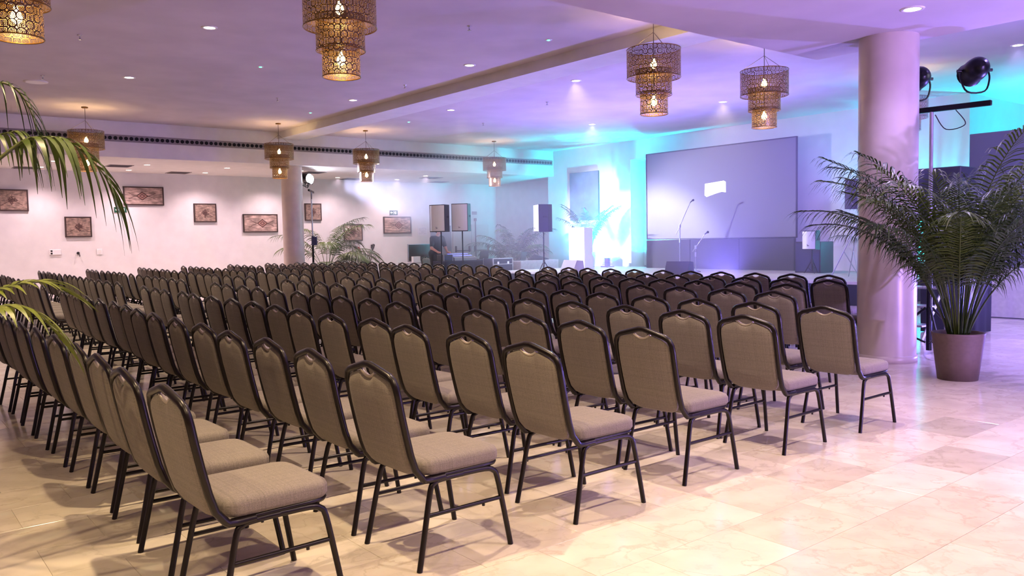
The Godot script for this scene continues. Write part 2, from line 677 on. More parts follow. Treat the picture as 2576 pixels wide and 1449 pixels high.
func build_ceiling_lights():
	var xs := [16.1, 11.4, 8.8, 4.2, 1.6]
	for j in 2:
		for i in xs.size():
			downlight(Vector3(xs[i], HALL_TOP, [-12.06, -16.42][j]), "recessed ceiling downlight, %s from the stage, row %s the picture wall" % [ORD[i], ["farther from", "nearer"][j]], "downlights in the high hall ceiling", WARM, E_MAIN)
	var bx := [8.13, 5.83, 3.53, 1.23, -1.07]
	for j in 2:
		for i in bx.size():
			var tint: Color = [Color(0.80, 0.72, 1.0), Color(1.0, 0.885, 0.90), WARM, Color(1.0, 0.87, 0.68), Color(1.0, 0.87, 0.68)][i]
			downlight(Vector3(bx[i], BULK, [-3.87, -1.3][j]), "recessed downlight in the dropped ceiling, %s from the round column, %s row" % [ORD[i], ["inner", "outer"][j]], "downlights in the dropped side ceiling", tint, E_BULK * [0.5, 0.85, 1.0, 1.0, 0.8][i], 62.0)
	downlight(Vector3(15.54, HALL_TOP, -5.62), "recessed ceiling downlight above the white-clothed table beside the stage", "", Color(0.78, 0.72, 1.0), E_MAIN, 50.0)
	downlight(Vector3(13.2, HALL_TOP, -1.8), "added violet fill downlight in the ceiling over the open floor beside the stage", "", Color(0.66, 0.58, 1.0), E_MAIN * 3.0)  # violet fill lamp added to tint the floor on this side
	downlight(Vector3(10.9, HALL_TOP, -2.9), "added violet fill downlight in the ceiling just beyond the dropped ceiling's end", "", Color(0.66, 0.58, 1.0), E_MAIN * 3.0)  # added lamp, washes the floor by the column lavender
	var lx := [15.55, 13.2, 11.0, 8.71, 6.5, 4.24, 1.6]
	for j in 2:
		for i in lx.size():
			downlight(Vector3(lx[i], LOW_TOP, [-25.9, -24.0][j]), "small downlight in the low ceiling, %s from the doors, %s the pictures" % [ORD[i], ["close to", "away from"][j]], "downlights in the low ceiling", WALLWASH, E_WALL, 68.0)
	# green marker lamps and sprinkler heads
	var gst := mb()
	shell(gst, [Vector2(0.02, -0.002), Vector2(0.05, -0.008), Vector2(0.06, 0.0)], 16)
	var gring := done(gst, mats.trim_white)
	gst = mb()
	lathe(gst, [Vector2(0.022, -0.012), Vector2(0.026, 0.0)], 12)
	var glens := done(gst, mats.green_glow)
	var gp := [[5.82, -14.22, "small green marker lamp in the ceiling between two rows of downlights"], [8.79, -18.55, "small green marker lamp in the ceiling close to the hanging chandeliers and the beam"], [8.73, -9.85, "small green marker lamp in the ceiling on the side aisle's side of the beam"], [11.60, -18.65, "small green marker lamp in the ceiling on the stage side of the beam"]]
	for g in gp:
		var t := thing("marker_lamp", g[2], "marker light", Vector3(g[0], HALL_TOP, g[1]), 0.0, "green marker lamps in the ceiling")
		inst("ring", gring, t)
		inst("lens", glens, t)
		spot(t, "lamp", Vector3(0, -0.02, 0), Vector3.DOWN, Color(0.3, 1, 0.7), 0.05, 70.0, 0.02)
	gst = mb()
	lathe(gst, [Vector2(0.012, -0.07), Vector2(0.03, -0.068), Vector2(0.03, -0.064), Vector2(0.01, -0.06), Vector2(0.01, -0.01), Vector2(0.035, -0.006), Vector2(0.035, 0.0)], 12)
	var spr := done(gst, mats.chrome)
	for p in [[2.81, -13.55, "tiny sprinkler head in the ceiling above the rear rows"], [2.9, -17.08, "tiny sprinkler head in the ceiling beside the round white plate"], [7.32, -17.03, "tiny sprinkler head in the ceiling just before the hanging chandeliers"], [7.21, -9.87, "tiny sprinkler head in the ceiling near the dropped ceiling's edge"], [8.83, -14.31, "tiny sprinkler head in the ceiling between two downlights by the beam"], [12.6, -14.3, "tiny sprinkler head in the ceiling beyond the beam, towards the screen"], [13.4, -17.8, "tiny sprinkler head in the ceiling above the loudspeakers"]]:
		var t := thing("sprinkler_head", p[2], "sprinkler", Vector3(p[0], HALL_TOP, p[1]), 0.0, "sprinkler heads in the high ceiling")
		inst("head", spr, t)
	gst = mb()
	lathe(gst, [Vector2(0.17, -0.02), Vector2(0.2, -0.012), Vector2(0.205, 0.0)], 32)
	var t2 := thing("ceiling_speaker", "flat round white plate on the high ceiling near the corner palm", "ceiling plate", Vector3(2.9, HALL_TOP, -17.76))
	part("cover", gst, mats.trim_white, t2)
	# air grilles in the low ceiling
	var gr := [[5.95, -24.67, "square air grille in the low ceiling between two pairs of downlights"], [8.0, -26.2, "square air grille in the low ceiling above the large diamond picture"], [13.94, -26.3, "square air grille in the low ceiling near the palm behind the column"], [16.21, -24.66, "square air grille in the low ceiling, the one farther from the doors"], [17.6, -26.3, "square air grille in the low ceiling closest to the doors"], [3.94, -26.3, "square air grille in the low ceiling above the picture behind the palm leaves"], [11.6, -24.4, "square air grille in the low ceiling right behind the soffit"]]
	for g in gr:
		var t := thing("air_grille", g[2], "air grille", Vector3(g[0], LOW_TOP, g[1]), 0.0, "air grilles in the low ceiling")
		var st := mb()
		for s in [[0, -0.29, 0.62, 0.04], [0, 0.29, 0.62, 0.04], [-0.29, 0, 0.04, 0.54], [0.29, 0, 0.04, 0.54]]:
			box(st, Vector3(s[0], -0.006, s[1]), Vector3(s[2], 0.012, s[3]), 0.003)
		part("frame", st, mats.vent_grey, t)
		st = mb(); box(st, Vector3(0, -0.001, 0), Vector3(0.54, 0.002, 0.54))
		part("backing", st, mats.dark_hole, t)
		st = mb(); box(st, Vector3.ZERO, Vector3(0.54, 0.003, 0.03), 0.0, Basis(Vector3.RIGHT, 0.6))
		var sm := done(st, mats.vent_grey)
		for k in 9:
			inst("slat", sm, t).position = Vector3(0, -0.012, -0.24 + 0.06 * k)

# ------------------------------------------------------------------ chandeliers
var tier_meshes := {}

func tier(r: float, h: float) -> ArrayMesh:
	var key := "%.3f %.3f" % [r, h]
	if tier_meshes.has(key): return tier_meshes[key]
	var a := ArrayMesh.new()
	var st := mb()
	var n := 48
	var ru := TAU * r / 2.05
	for i in n:
		var q := []
		for k in [[0, 0], [1, 0], [1, 1], [0, 1]]:
			var an: float = TAU * (i + k[0]) / n
			q.append([Vector3(cos(an) * r, -h * k[1], sin(an) * r), Vector2((i + k[0]) / float(n) * ru, k[1] * h / 0.51), Vector3(cos(an), 0, sin(an))])
		for k in [0, 2, 1, 0, 3, 2]:
			st.set_uv(q[k][1]); st.set_normal(q[k][2]); st.add_vertex(q[k][0])
	st.commit(a)
	a.surface_set_material(0, mats.brass_cut)
	st = mb()
	for y in [0.0, -h]:
		var pts := []
		for i in 40: pts.append(Vector3(cos(TAU * i / 40) * r, y, sin(TAU * i / 40) * r))
		tube(st, pts, 0.006, 6, false, true)
	st.generate_normals()
	st.index()
	st.commit(a)
	a.surface_set_material(1, mats.brass)
	tier_meshes[key] = a
	return a

func build_chandeliers():
	var st := mb()
	lathe(st, [Vector2(0.05, -0.03), Vector2(0.07, -0.02), Vector2(0.07, 0.0)], 20)
	var canopy := done(st, mats.brass)
	st = mb(); tube(st, [Vector3(0, -0.02, 0), Vector3(0, -0.30, 0)], 0.006, 6)
	var cord := done(st, mats.wire)
	var wire := []
	for k in 3:
		var a := TAU * k / 3 + 0.3
		st = mb(); tube(st, [Vector3(0, -0.30, 0), Vector3(cos(a) * 0.365, -0.535, sin(a) * 0.365)], 0.004, 5)
		wire.append(done(st, mats.wire))
	st = mb(); lathe(st, [Vector2(0.012, -0.055), Vector2(0.036, -0.035), Vector2(0.045, 0.0), Vector2(0.036, 0.03), Vector2(0.018, 0.055), Vector2(0.016, 0.08)], 16)
	var bulb := done(st, mats.bulb_glow)
	st = mb(); tube(st, [Vector3(0, -0.30, 0), Vector3(0, -1.2, 0)], 0.006, 6)
	for k in 3:
		var a := TAU * k / 3 + 0.3
		tube(st, [Vector3(0, -0.93, 0), Vector3(cos(a) * 0.25, -0.93, sin(a) * 0.25)], 0.004, 5)
		tube(st, [Vector3(0, -1.16, 0), Vector3(cos(a) * 0.19, -1.16, sin(a) * 0.19)], 0.004, 5)
	var spine := done(st, mats.wire)
	var spots := [
		[4.26, -20.4, "three-tier cut-brass chandelier behind the corner palm's leaves"],
		[8.86, -20.62, "three-tier cut-brass chandelier before the vent strip, on the column's side of the beam"],
		[11.45, -20.7, "three-tier cut-brass chandelier before the vent strip, just on the stage side of the beam"],
		[16.13, -20.88, "three-tier cut-brass chandelier hanging over the loudspeakers and sound desk"],
		[1.15, -7.75, "three-tier cut-brass chandelier at the back, over the rear row of chairs"],
		[4.03, -7.75, "large-looking three-tier cut-brass chandelier over the rear rows of chairs"],
		[8.8, -7.75, "three-tier cut-brass chandelier beside the edge of the dropped ceiling"],
		[11.4, -7.75, "three-tier cut-brass chandelier between the dropped ceiling and the big screen"],
		[16.1, -7.75, "three-tier cut-brass chandelier mostly hidden by the round column"]]
	for s in spots:
		var t := thing("chandelier", s[2], "chandelier", Vector3(s[0], HALL_TOP, s[1]), s[0] * 1.7, "tiered cut-brass chandeliers")
		inst("canopy", canopy, t)
		inst("cord", cord, t)
		for k in 3: inst("hanging_wire", wire[k], t)
		inst("spine", spine, t)
		inst("tier", tier(0.37, 0.39), t).position = Vector3(0, -0.535, 0)
		inst("tier", tier(0.248, 0.34), t).position = Vector3(0, -0.82, 0)
		inst("tier", tier(0.192, 0.30), t).position = Vector3(0, -1.12, 0)
		for y in [-0.74, -1.25]:
			inst("bulb", bulb, t).position = Vector3(0, y, 0)
			omni(t, "bulb_light", Vector3(0, y, 0), BULB, E_CHAND, 0.04)

# ------------------------------------------------------------------ chairs
var chair0: Node3D

func back_x(y: float) -> float:
	var ys := [0.39, 0.42, 0.47, 0.55, 0.70, 0.85, 0.95]
	var xs := [-0.205, -0.238, -0.262, -0.284, -0.317, -0.344, -0.362]
	for i in 6:
		if y <= ys[i + 1]: return lerpf(xs[i], xs[i + 1], clampf((y - ys[i]) / (ys[i + 1] - ys[i]), 0, 1))
	return xs[6]

func chair_outline() -> Array:
	var half := [[0.0, 0.405], [0.07, 0.405], [0.125, 0.408], [0.165, 0.424], [0.188, 0.455], [0.197, 0.51], [0.20, 0.60], [0.202, 0.70], [0.202, 0.775], [0.197, 0.812], [0.180, 0.838], [0.150, 0.853], [0.115, 0.864], [0.080, 0.874], [0.062, 0.872], [0.047, 0.858], [0.026, 0.848], [0.0, 0.845]]
	var out := []
	for p in half: out.append(Vector2(p[0], p[1]))
	for i in range(half.size() - 2, 0, -1): out.append(Vector2(-half[i][0], half[i][1]))
	return out

func make_chair(label: String) -> Node3D:
	var t := thing("banquet_chair", label, "chair")
	var fab: Material = mats.chair_fabric
	var tb: Material = mats.chair_tube
	# seat cushion
	var st := mb()
	var rings := []
	for q in [[0.408, 0.03], [0.412, 0.008], [0.425, 0.0], [0.455, 0.0], [0.472, 0.008], [0.482, 0.028], [0.487, 0.07], [0.489, 0.13]]:
		rings.append(round_rect(0.228 - q[1], 0.222 - q[1], maxf(0.075 - q[1] * 0.6, 0.02), q[0], Vector3(0.005, 0, 0), 5))
	loft(st, rings)
	part("seat", st, fab, t)
	# padded back, its top scooped out under the hand hole
	st = mb()
	rings = []
	var outl := chair_outline()
	for q in [[0.11, -0.022], [0.045, -0.021], [0.014, -0.016], [0.002, -0.006], [0.002, 0.010], [0.016, 0.026], [0.05, 0.034], [0.11, 0.038]]:
		var r := PackedVector3Array()
		for p in outl:
			var kx: float = 1.0 - q[0] / 0.2
			var ky: float = 1.0 - q[0] / 0.235
			var y: float = 0.63 + (p.y - 0.63) * ky
			r.append(Vector3(back_x(y) + q[1], y, p.x * kx))
		rings.append(r)
	loft(st, rings)
	part("backrest", st, fab, t)
	# bent tube round the back
	var half := [Vector2(0.216, 0.405), Vector2(0.216, 0.45), Vector2(0.217, 0.52), Vector2(0.218, 0.62), Vector2(0.219, 0.72), Vector2(0.219, 0.785), Vector2(0.215, 0.822), Vector2(0.200, 0.852), Vector2(0.172, 0.868), Vector2(0.11, 0.884), Vector2(0.05, 0.899), Vector2(0.018, 0.906)]
	var pts := [Vector3(-0.10, 0.396, 0.214), Vector3(-0.165, 0.393, 0.215), Vector3(-0.205, 0.396, 0.216)]
	for p in half: pts.append(Vector3(back_x(p.y) + (0.0 if p.y > 0.41 else 0.006), p.y, p.x))
	for i in range(half.size() - 1, -1, -1): pts.append(Vector3(back_x(half[i].y) + (0.0 if half[i].y > 0.41 else 0.006), half[i].y, -half[i].x))
	pts.append(Vector3(-0.205, 0.396, -0.216)); pts.append(Vector3(-0.165, 0.393, -0.215)); pts.append(Vector3(-0.10, 0.396, -0.214))
	st = mb(); tube(st, pts, 0.0165, 8)
	part("back_frame", st, tb, t)
	# light grip let into the hand hole
	st = mb()
	var gp := []
	for i in 9:
		var z := -0.062 + 0.0155 * i
		var y := 0.846 + 0.024 * pow(absf(z) / 0.062, 2.0)
		gp.append(Vector3(back_x(y) - 0.002, y + 0.004, z))
	tube(st, gp, 0.0085, 6)
	part("grip", st, mats.chair_grip, t)
	# rails under the seat
	st = mb()
	tube(st, curve([Vector3(-0.19, 0.398, 0.205), Vector3(0.0, 0.400, 0.205), Vector3(0.15, 0.402, 0.205), Vector3(0.205, 0.403, 0.18), Vector3(0.215, 0.403, 0.12), Vector3(0.215, 0.403, -0.12), Vector3(0.205, 0.403, -0.18), Vector3(0.15, 0.402, -0.205), Vector3(0.0, 0.400, -0.205), Vector3(-0.19, 0.398, -0.205)], 3), 0.0125, 6)
	part("seat_frame", st, tb, t)
	for s in [1.0, -1.0]:
		st = mb()
		tube(st, curve([Vector3(-0.255, 0.0, s * 0.232), Vector3(-0.215, 0.18, s * 0.224), Vector3(-0.178, 0.345, s * 0.216), Vector3(-0.155, 0.374, s * 0.214), Vector3(-0.115, 0.384, s * 0.212), Vector3(0.0, 0.386, s * 0.210)], 3), 0.0132, 8)
		part("leg", st, tb, t)
		st = mb()
		tube(st, curve([Vector3(0.258, 0.0, s * 0.232), Vector3(0.226, 0.18, s * 0.224), Vector3(0.196, 0.335, s * 0.216), Vector3(0.175, 0.370, s * 0.214), Vector3(0.13, 0.384, s * 0.212), Vector3(0.0, 0.386, s * 0.210)], 3), 0.0132, 8)
		part("leg", st, tb, t)
		st = mb()
		tube(st, [Vector3(-0.203, 0.235, s * 0.221), Vector3(0.216, 0.235, s * 0.221)], 0.0095, 6)
		tube(st, [Vector3(0.11, 0.235, s * 0.221), Vector3(0.11, 0.215, s * 0.221)], 0.007, 6)
		part("stretcher", st, tb, t)
	return t

func place_chair(at: Vector3, turn: float, label: String, group: String):
	var r: Node3D
	if chair0 == null:
		chair0 = make_chair(label)
		r = chair0
	else:
		r = chair0.duplicate()
		r.name = numbered("banquet_chair")
		add_child(r)
	r.position = at
	r.rotation.y = turn
	r.set_meta("label", label)
	r.set_meta("group", group)

func build_chairs():
	var dz := 0.6
	var rx := [1.54, 2.92, 4.54, 6.05, 7.72, 9.25, 11.17, 12.84, 14.41, 15.96]
	var rt := [0.0, 0.038, 0.038, 0.044, 0.052, 0.062, 0.066, 0.066, 0.062, 0.078]
	var first := [0, 0, 0, 0, 0, 0, 2, 3, 3, 4]
	var r := RandomNumberGenerator.new()
	r.seed = 77
	var rows := ["rear row", "second row from the back", "third row from the back", "fourth row from the back", "fifth row from the back", "fifth row from the stage", "fourth row from the stage", "third row from the stage", "second row from the stage", "front row"]
	for i in 10:
		for block in 2:
			if i == 0 and block == 1: continue
			for k in 15:
				if block == 0 and k < first[i]: continue
				if i == 0 and k > 9: continue
				var zz := (5.45 if block == 0 else 22.4) + k
				var xx: float = rx[i] + rt[i] * (zz - 5.45)
				var jx := r.randf_range(-0.025, 0.025)
				var jz := r.randf_range(-0.03, 0.03)
				if i == 8 and block == 0 and k == 3: jz = -0.05
				var where := Vector3(xx * dz + 0.355 + jx, 0, -zz * dz + jz)
				var seat_no: String
				if block == 0: seat_no = ORD[14 - k] + " from the centre aisle, side-aisle block"
				else: seat_no = ORD[k] + " from the centre aisle, picture-wall block"
				place_chair(where, deg_to_rad(r.randf_range(-2.2, 1.6)), "taupe banquet chair, %s, %s" % [rows[i], seat_no], "banquet chairs in rows, " + ("side-aisle block" if block == 0 else "picture-wall block"))

# ------------------------------------------------------------------ on the picture wall
func art(seed_: int, wide: bool) -> Image:
	var w := 208
	var h := 104 if wide else 156
	var r := RandomNumberGenerator.new()
	r.seed = seed_
	var f := FastNoiseLite.new()
	f.seed = seed_
	f.frequency = 0.05
	var g := FastNoiseLite.new()
	g.seed = seed_ + 3
	g.frequency = 0.02
	var im := Image.create(w, h, false, Image.FORMAT_RGB8)
	var base := Color(0.76, 0.65, 0.60) if wide else Color(0.64, 0.54, 0.48)
	var dark := Color(0.24, 0.15, 0.14)
	var cx := r.randf_range(0.44, 0.56)
	for y in h:
		for x in w:
			var u := float(x) / w - cx
			var v := (float(y) / h - 0.5)
			var c := base
			var k := 0.82 + 0.35 * f.get_noise_2d(x * 0.25, y * 2.0) + 0.25 * g.get_noise_2d(x, y)
			c = c * Color(k, k, k)
			if wide:
				var d := absf(u) / 0.17 + absf(v) / 0.27
				if d < 1.0: c = c.lerp(Color(0.58, 0.40, 0.36), 0.7)
				if (d > 0.78 and d < 1.0) or (d > 0.30 and d < 0.46): c = c.lerp(dark, 0.9)
				var line := minf(absf(v - (absf(u) - 0.17) * 0.95), absf(v + (absf(u) - 0.17) * 0.95))
				if absf(u) > 0.16 and absf(u) < 0.36 and line < 0.016: c = c.lerp(dark, 0.8)
			else:
				var q := g.get_noise_2d(x * 2.2, y * 3.0) + 0.5 * f.get_noise_2d(x * 2.0, y * 2.0)
				var d := absf(u) / 0.20 + absf(v) / 0.26 + q * 0.9
				if d < 0.9: c = c.lerp(dark, 0.75)
				var line := absf(v - (absf(u) * 0.8 - 0.05))
				if absf(u) < 0.4 and line < 0.022: c = c.lerp(dark, 0.5)
				if q > 0.42: c = c.lerp(Color(0.66, 0.54, 0.42), 0.45)
			im.set_pixel(x, y, c)
	return im

func build_pictures():
	var z := -26.86
	var list := [
		[3.32, 4.02, 2.50, 3.08, false, "framed brown woven picture with a small diamond, behind the corner palm's leaves"],
		[4.94, 5.62, 1.75, 2.32, false, "dark brown square framed picture hung low above the wall sockets"],
		[6.56, 7.70, 2.70, 3.24, true, "wide framed diamond picture hung high beside the green exit sign"],
		[8.63, 9.31, 2.18, 2.75, false, "small near-square framed brown picture between two wide diamond pictures"],
		[10.21, 11.37, 1.84, 2.42, true, "wide framed diamond picture with crossing lines beside the round column"],
		[12.40, 12.99, 2.23, 2.80, false, "small framed picture half hidden behind the palm and light stand"],
		[13.86, 14.58, 1.50, 2.08, false, "grey-brown square framed picture hung low above plugged-in cables"],
		[15.50, 16.65, 1.75, 2.35, true, "wide framed reddish diamond picture under the second green exit sign"]]
	for i in list.size():
		var a: Array = list[i]
		var w: float = a[1] - a[0]
		var h: float = a[3] - a[2]
		var t := thing("wall_picture", a[5], "picture", Vector3((a[0] + a[1]) * 0.5, (a[2] + a[3]) * 0.5, z), 0.0, "framed pictures on the long white wall")
		var st := mb()
		box(st, Vector3(0, 0, 0.025), Vector3(w - 0.03, h - 0.03, 0.045))
		part("panel", st, mats.art_frame, t)
		var cv := inst("canvas", sheet(w - 0.05, h - 0.05, print_mat("art_%d" % i, art(60 + i, a[4]), 0.85)), t)
		cv.position = Vector3(0, 0, 0.049)
		for s in [[0, h * 0.5, w, 0.03], [0, -h * 0.5, w, 0.03], [w * 0.5, 0, 0.03, h], [-w * 0.5, 0, 0.03, h]]:
			st = mb(); box(st, Vector3(s[0], s[1], 0.03), Vector3(s[2] + (0.03 if s[1] != 0 else 0.0), s[3], 0.06), 0.006)
			part("frame_bar", st, mats.art_frame, t)

func exit_art() -> Image:
	var im := Image.create(132, 64, false, Image.FORMAT_RGB8)
	im.fill(Color(0.03, 0.28, 0.17))
	var wht := Color(0.92, 0.96, 0.93)
	im.fill_rect(Rect2i(94, 12, 16, 42), wht)
	for y in range(12, 53):
		for x in range(10, 56):
			var d := absf(y - 32.0)
			if (x < 32 and d < (x - 10) * 0.85) or (x >= 32 and d < 6): im.set_pixel(x, y, wht)
	# running figure
	for seg in [[74, 14, 74, 14, 5.0], [74, 20, 80, 34, 4.2], [80, 34, 70, 42, 3.2], [70, 42, 66, 54, 3.0], [80, 34, 90, 42, 3.2], [90, 42, 88, 54, 3.0], [75, 22, 64, 28, 2.6], [75, 22, 88, 28, 2.6]]:
		var a := Vector2(seg[0], seg[1])
		var b := Vector2(seg[2], seg[3])
		for y in range(6, 60):
			for x in range(58, 98):
				var p := Vector2(x, y)
				var q := a if a == b else Geometry2D.get_closest_point_to_segment(p, a, b)
				if p.distance_to(q) < seg[4]: im.set_pixel(x, y, wht if x < 92 else Color(0.03, 0.28, 0.17))
	return im

func build_wall_fittings():
	var z := -26.86
	var em := print_mat("exit_print", exit_art(), 0.4)
	for s in [[6.45, 2.545, "green emergency exit sign with arrow below the high diamond picture"], [15.93, 2.515, "green emergency exit sign with arrow above the reddish diamond picture"]]:
		var t := thing("exit_sign", s[2], "exit sign", Vector3(s[0], s[1], z), 0.0, "green exit signs")
		var st := mb(); box(st, Vector3(0, 0, 0.012), Vector3(0.36, 0.175, 0.024), 0.004)
		part("plate", st, mats.trim_white, t)
		inst("print", sheet(0.35, 0.165, em), t).position = Vector3(0, 0, 0.0255)
	# sockets
	var t := thing("double_socket", "white double wall socket box with two dark outlets below the low brown picture", "wall socket", Vector3(4.65, 1.31, z))
	var st := mb(); box(st, Vector3(0, 0, 0.02), Vector3(0.30, 0.15, 0.04), 0.008)
	part("box", st, mats.socket_white, t)
	for y in [-0.035, 0.035]:
		st = mb(); box(st, Vector3(-0.1, y, 0.042), Vector3(0.05, 0.045, 0.006), 0.002)
		part("outlet", st, mats.dark_hole, t)
	t = thing("blank_socket", "plain white socket plate on the picture wall", "wall socket", Vector3(5.82, 1.30, z))
	st = mb(); box(st, Vector3(0, 0, 0.012), Vector3(0.16, 0.17, 0.024), 0.006)
	part("plate", st, mats.socket_white, t)
	st = mb(); lathe(st, [Vector2(0.045, -0.004), Vector2(0.05, 0.0), Vector2(0.05, 0.004)], 16)
	var o := part("outlet", st, mats.trim_white, t)
	o.position = Vector3(0, 0, 0.026); o.rotation.x = PI / 2
	t = thing("round_plug", "small dark plug in the wall between two white sockets", "plug", Vector3(5.245, 1.27, z))
	st = mb(); lathe(st, [Vector2(0.04, 0.0), Vector2(0.04, 0.03), Vector2(0.025, 0.06)], 14)
	o = part("body", st, mats.black_plastic, t); o.rotation.x = PI / 2
	st = mb(); tube(st, curve([Vector3(0, 0, 0.05), Vector3(0.02, -0.05, 0.09), Vector3(0.03, -0.1, 0.05)], 5), 0.012, 6)
	part("cord", st, mats.cable, t)
	t = thing("red_plug", "red industrial plug with hanging cable under the grey-brown picture", "plug", Vector3(14.38, 1.22, z))
	st = mb(); box(st, Vector3(0, 0.06, 0.03), Vector3(0.12, 0.14, 0.06), 0.01)
	part("socket_box", st, mats.socket_white, t)
	st = mb(); tube(st, [Vector3(0.02, 0.03, 0.06), Vector3(0.05, -0.05, 0.14)], [0.035, 0.028], 12)
	part("plug", st, mats.plug_red, t)
	st = mb(); tube(st, curve([Vector3(0.05, -0.05, 0.14), Vector3(0.11, -0.2, 0.15), Vector3(0.16, -0.6, 0.12), Vector3(0.12, -1.21, 0.12)], 8), 0.014, 6)
	part("cable", st, mats.cable_grey, t)
	t = thing("black_plug", "black industrial plug with hanging cable beside the red plug", "plug", Vector3(14.98, 1.24, z))
	st = mb(); box(st, Vector3(0.02, 0.03, 0.03), Vector3(0.12, 0.14, 0.06), 0.01)
	part("socket_box", st, mats.black_plastic, t)
	st = mb(); tube(st, [Vector3(0.05, 0.09, 0.06), Vector3(-0.06, -0.08, 0.16)], [0.05, 0.035], 12)
	part("plug", st, mats.black_metal, t)
	st = mb(); tube(st, curve([Vector3(-0.06, -0.08, 0.16), Vector3(-0.12, -0.3, 0.16), Vector3(-0.12, -0.8, 0.12), Vector3(-0.10, -1.23, 0.12)], 8), 0.012, 6)
	part("cable", st, mats.cable_grey, t)
	# notices
	var im := Image.create(64, 52, false, Image.FORMAT_RGB8)
	im.fill(Color(0.86, 0.84, 0.85))
	var r := RandomNumberGenerator.new(); r.seed = 9
	for y in range(6, 48, 3):
		for x in range(6, 58):
			if r.randf() < 0.45: im.set_pixel(x, y, Color(0.55, 0.52, 0.56))
	t = thing("notice_sheet", "pale printed notice sheet pinned up beside the grey door", "notice", Vector3(17.19, 1.82, z))
	st = mb(); box(st, Vector3(0, 0, 0.004), Vector3(0.44, 0.34, 0.008))
	part("sheet", st, mats.trim_white, t)
	inst("print", sheet(0.43, 0.33, print_mat("notice_print", im)), t).position = Vector3(0, 0, 0.0095)
	# doors
	st = mb(); box(st, Vector3(18.02, 1.01, z + 0.03), Vector3(0.96, 2.02, 0.05), 0.006)
	var d := struct("door_1", st, mats.door_grey, "grey door behind the sound desk")
	st = mb(); box(st, Vector3(17.70, 1.50, z + 0.07), Vector3(0.14, 0.07, 0.04), 0.008)
	part("closer", st, mats.black_plastic, d)
	st = mb(); box(st, Vector3(17.64, 1.03, z + 0.08), Vector3(0.12, 0.025, 0.05), 0.006)
	part("handle", st, mats.chrome, d)
	st = mb()
	box(st, Vector3(19.02, 1.03, z + 0.03), Vector3(0.86, 2.06, 0.04), 0.004)
	box(st, Vector3(19.92, 1.03, z + 0.03), Vector3(0.86, 2.06, 0.04), 0.004)
	d = struct("door_2", st, mats.door_white, "white double emergency door with panic bars")
	for x in [19.02, 19.95]:
		st = mb(); box(st, Vector3(x, 1.02, z + 0.13), Vector3(0.70, 0.04, 0.04), 0.01)
		part("panic_bar", st, mats.black_metal, d)
		for s in [-0.33, 0.33]:
			st = mb()
			box(st, Vector3(x + s, 1.09, z + 0.08), Vector3(0.06, 0.24, 0.08), 0.012)
			tube(st, [Vector3(x + s, 1.16, z + 0.09), Vector3(x + s - 0.06, 1.02, z + 0.14)], 0.018, 6)
			part("bracket", st, mats.black_plastic, d)
	st = mb(); tube(st, [Vector3(19.66, 0.75, z + 0.09), Vector3(19.66, 2.24, z + 0.09)], 0.022, 8)
	box(st, Vector3(19.66, 2.25, z + 0.08), Vector3(0.1, 0.12, 0.08), 0.01)
	part("latch_rod", st, mats.black_metal, d)
	t = thing("door_sign", "small grey door sign plate above the emergency doors", "sign", Vector3(19.68, 2.52, z))
	st = mb(); box(st, Vector3(0, 0, 0.01), Vector3(0.24, 0.13, 0.02), 0.004)
	part("plate", st, mats.vent_grey, t)

# ------------------------------------------------------------------ palms
func leaflet(st: SurfaceTool, a: Vector3, d0: Vector3, wd: Vector3, l: float, w: float, dr: float, segs := 4):
	var prev := []
	for i in segs + 1:
		var s := float(i) / segs
		var p := a + d0 * l * s * (1.0 - 0.35 * dr * s) + Vector3.DOWN * l * dr * s * s
		var ww := w * (0.35 + 1.0 * s if s < 0.4 else 0.75 * (1.0 - (s - 0.4) / 0.6)) + 0.0008
		var q := [p - wd * ww, p + wd * ww]
		if prev:
			tri(st, prev[0], prev[1], q[1])
			tri(st, prev[0], q[1], q[0])
		prev = q

func frond(parent: Node3D, pts: Array, start: float, leaf: float, width: float, n: int, dr: float, m: Material, r: RandomNumberGenerator, apart := false):
	# pts: the rachis, in the palm's own axes
	var path := curve(pts, 5)
	var st := mb()
	var rad := []
	for i in path.size(): rad.append(lerpf(0.011, 0.0025, float(i) / (path.size() - 1)))
	tube(st, path, rad, 5)
	var fr: MeshInstance3D
	if apart: fr = part("frond", st, mats.stem, parent)
	else:
		fr = null
	st.set_smooth_group(0)
	for k in n:
		var t := lerpf(start, 0.985, float(k) / (n - 1))
		var f := t * (path.size() - 1)
		var i := mini(int(f), path.size() - 2)
		var p: Vector3 = path[i].lerp(path[i + 1], f - i)
		var tg: Vector3 = (path[i + 1] - path[i]).normalized()
		var sd := tg.cross(Vector3.UP)
		if sd.length() < 0.15: sd = tg.cross(Vector3(0.3, 0, 1))
		sd = sd.normalized()
		var up := sd.cross(tg).normalized()
		var q := (t - start) / (1.0 - start)
		var ang := lerpf(0.35, 1.25, q * q) + r.randf_range(-0.08, 0.08)
		var ll := leaf * (0.55 + 0.6 * sin(PI * clampf(q * 0.85 + 0.12, 0, 1))) * r.randf_range(0.9, 1.08)
		for s in [-1.0, 1.0]:
			var d0: Vector3 = (sd * s * cos(ang) + tg * sin(ang) + up * 0.22).normalized()
			var wd := (tg - d0 * tg.dot(d0)).normalized()
			if apart:
				var ls := mb()
				ls.set_smooth_group(0)
				leaflet(ls, p, d0, wd, ll, width, dr * r.randf_range(0.85, 1.15), 7)
				part("leaflet", ls, m, fr)
			else:
				leaflet(st, p, d0, wd, ll, width, dr * r.randf_range(0.8, 1.2))
	if not apart:
		part("frond", st, m, parent)

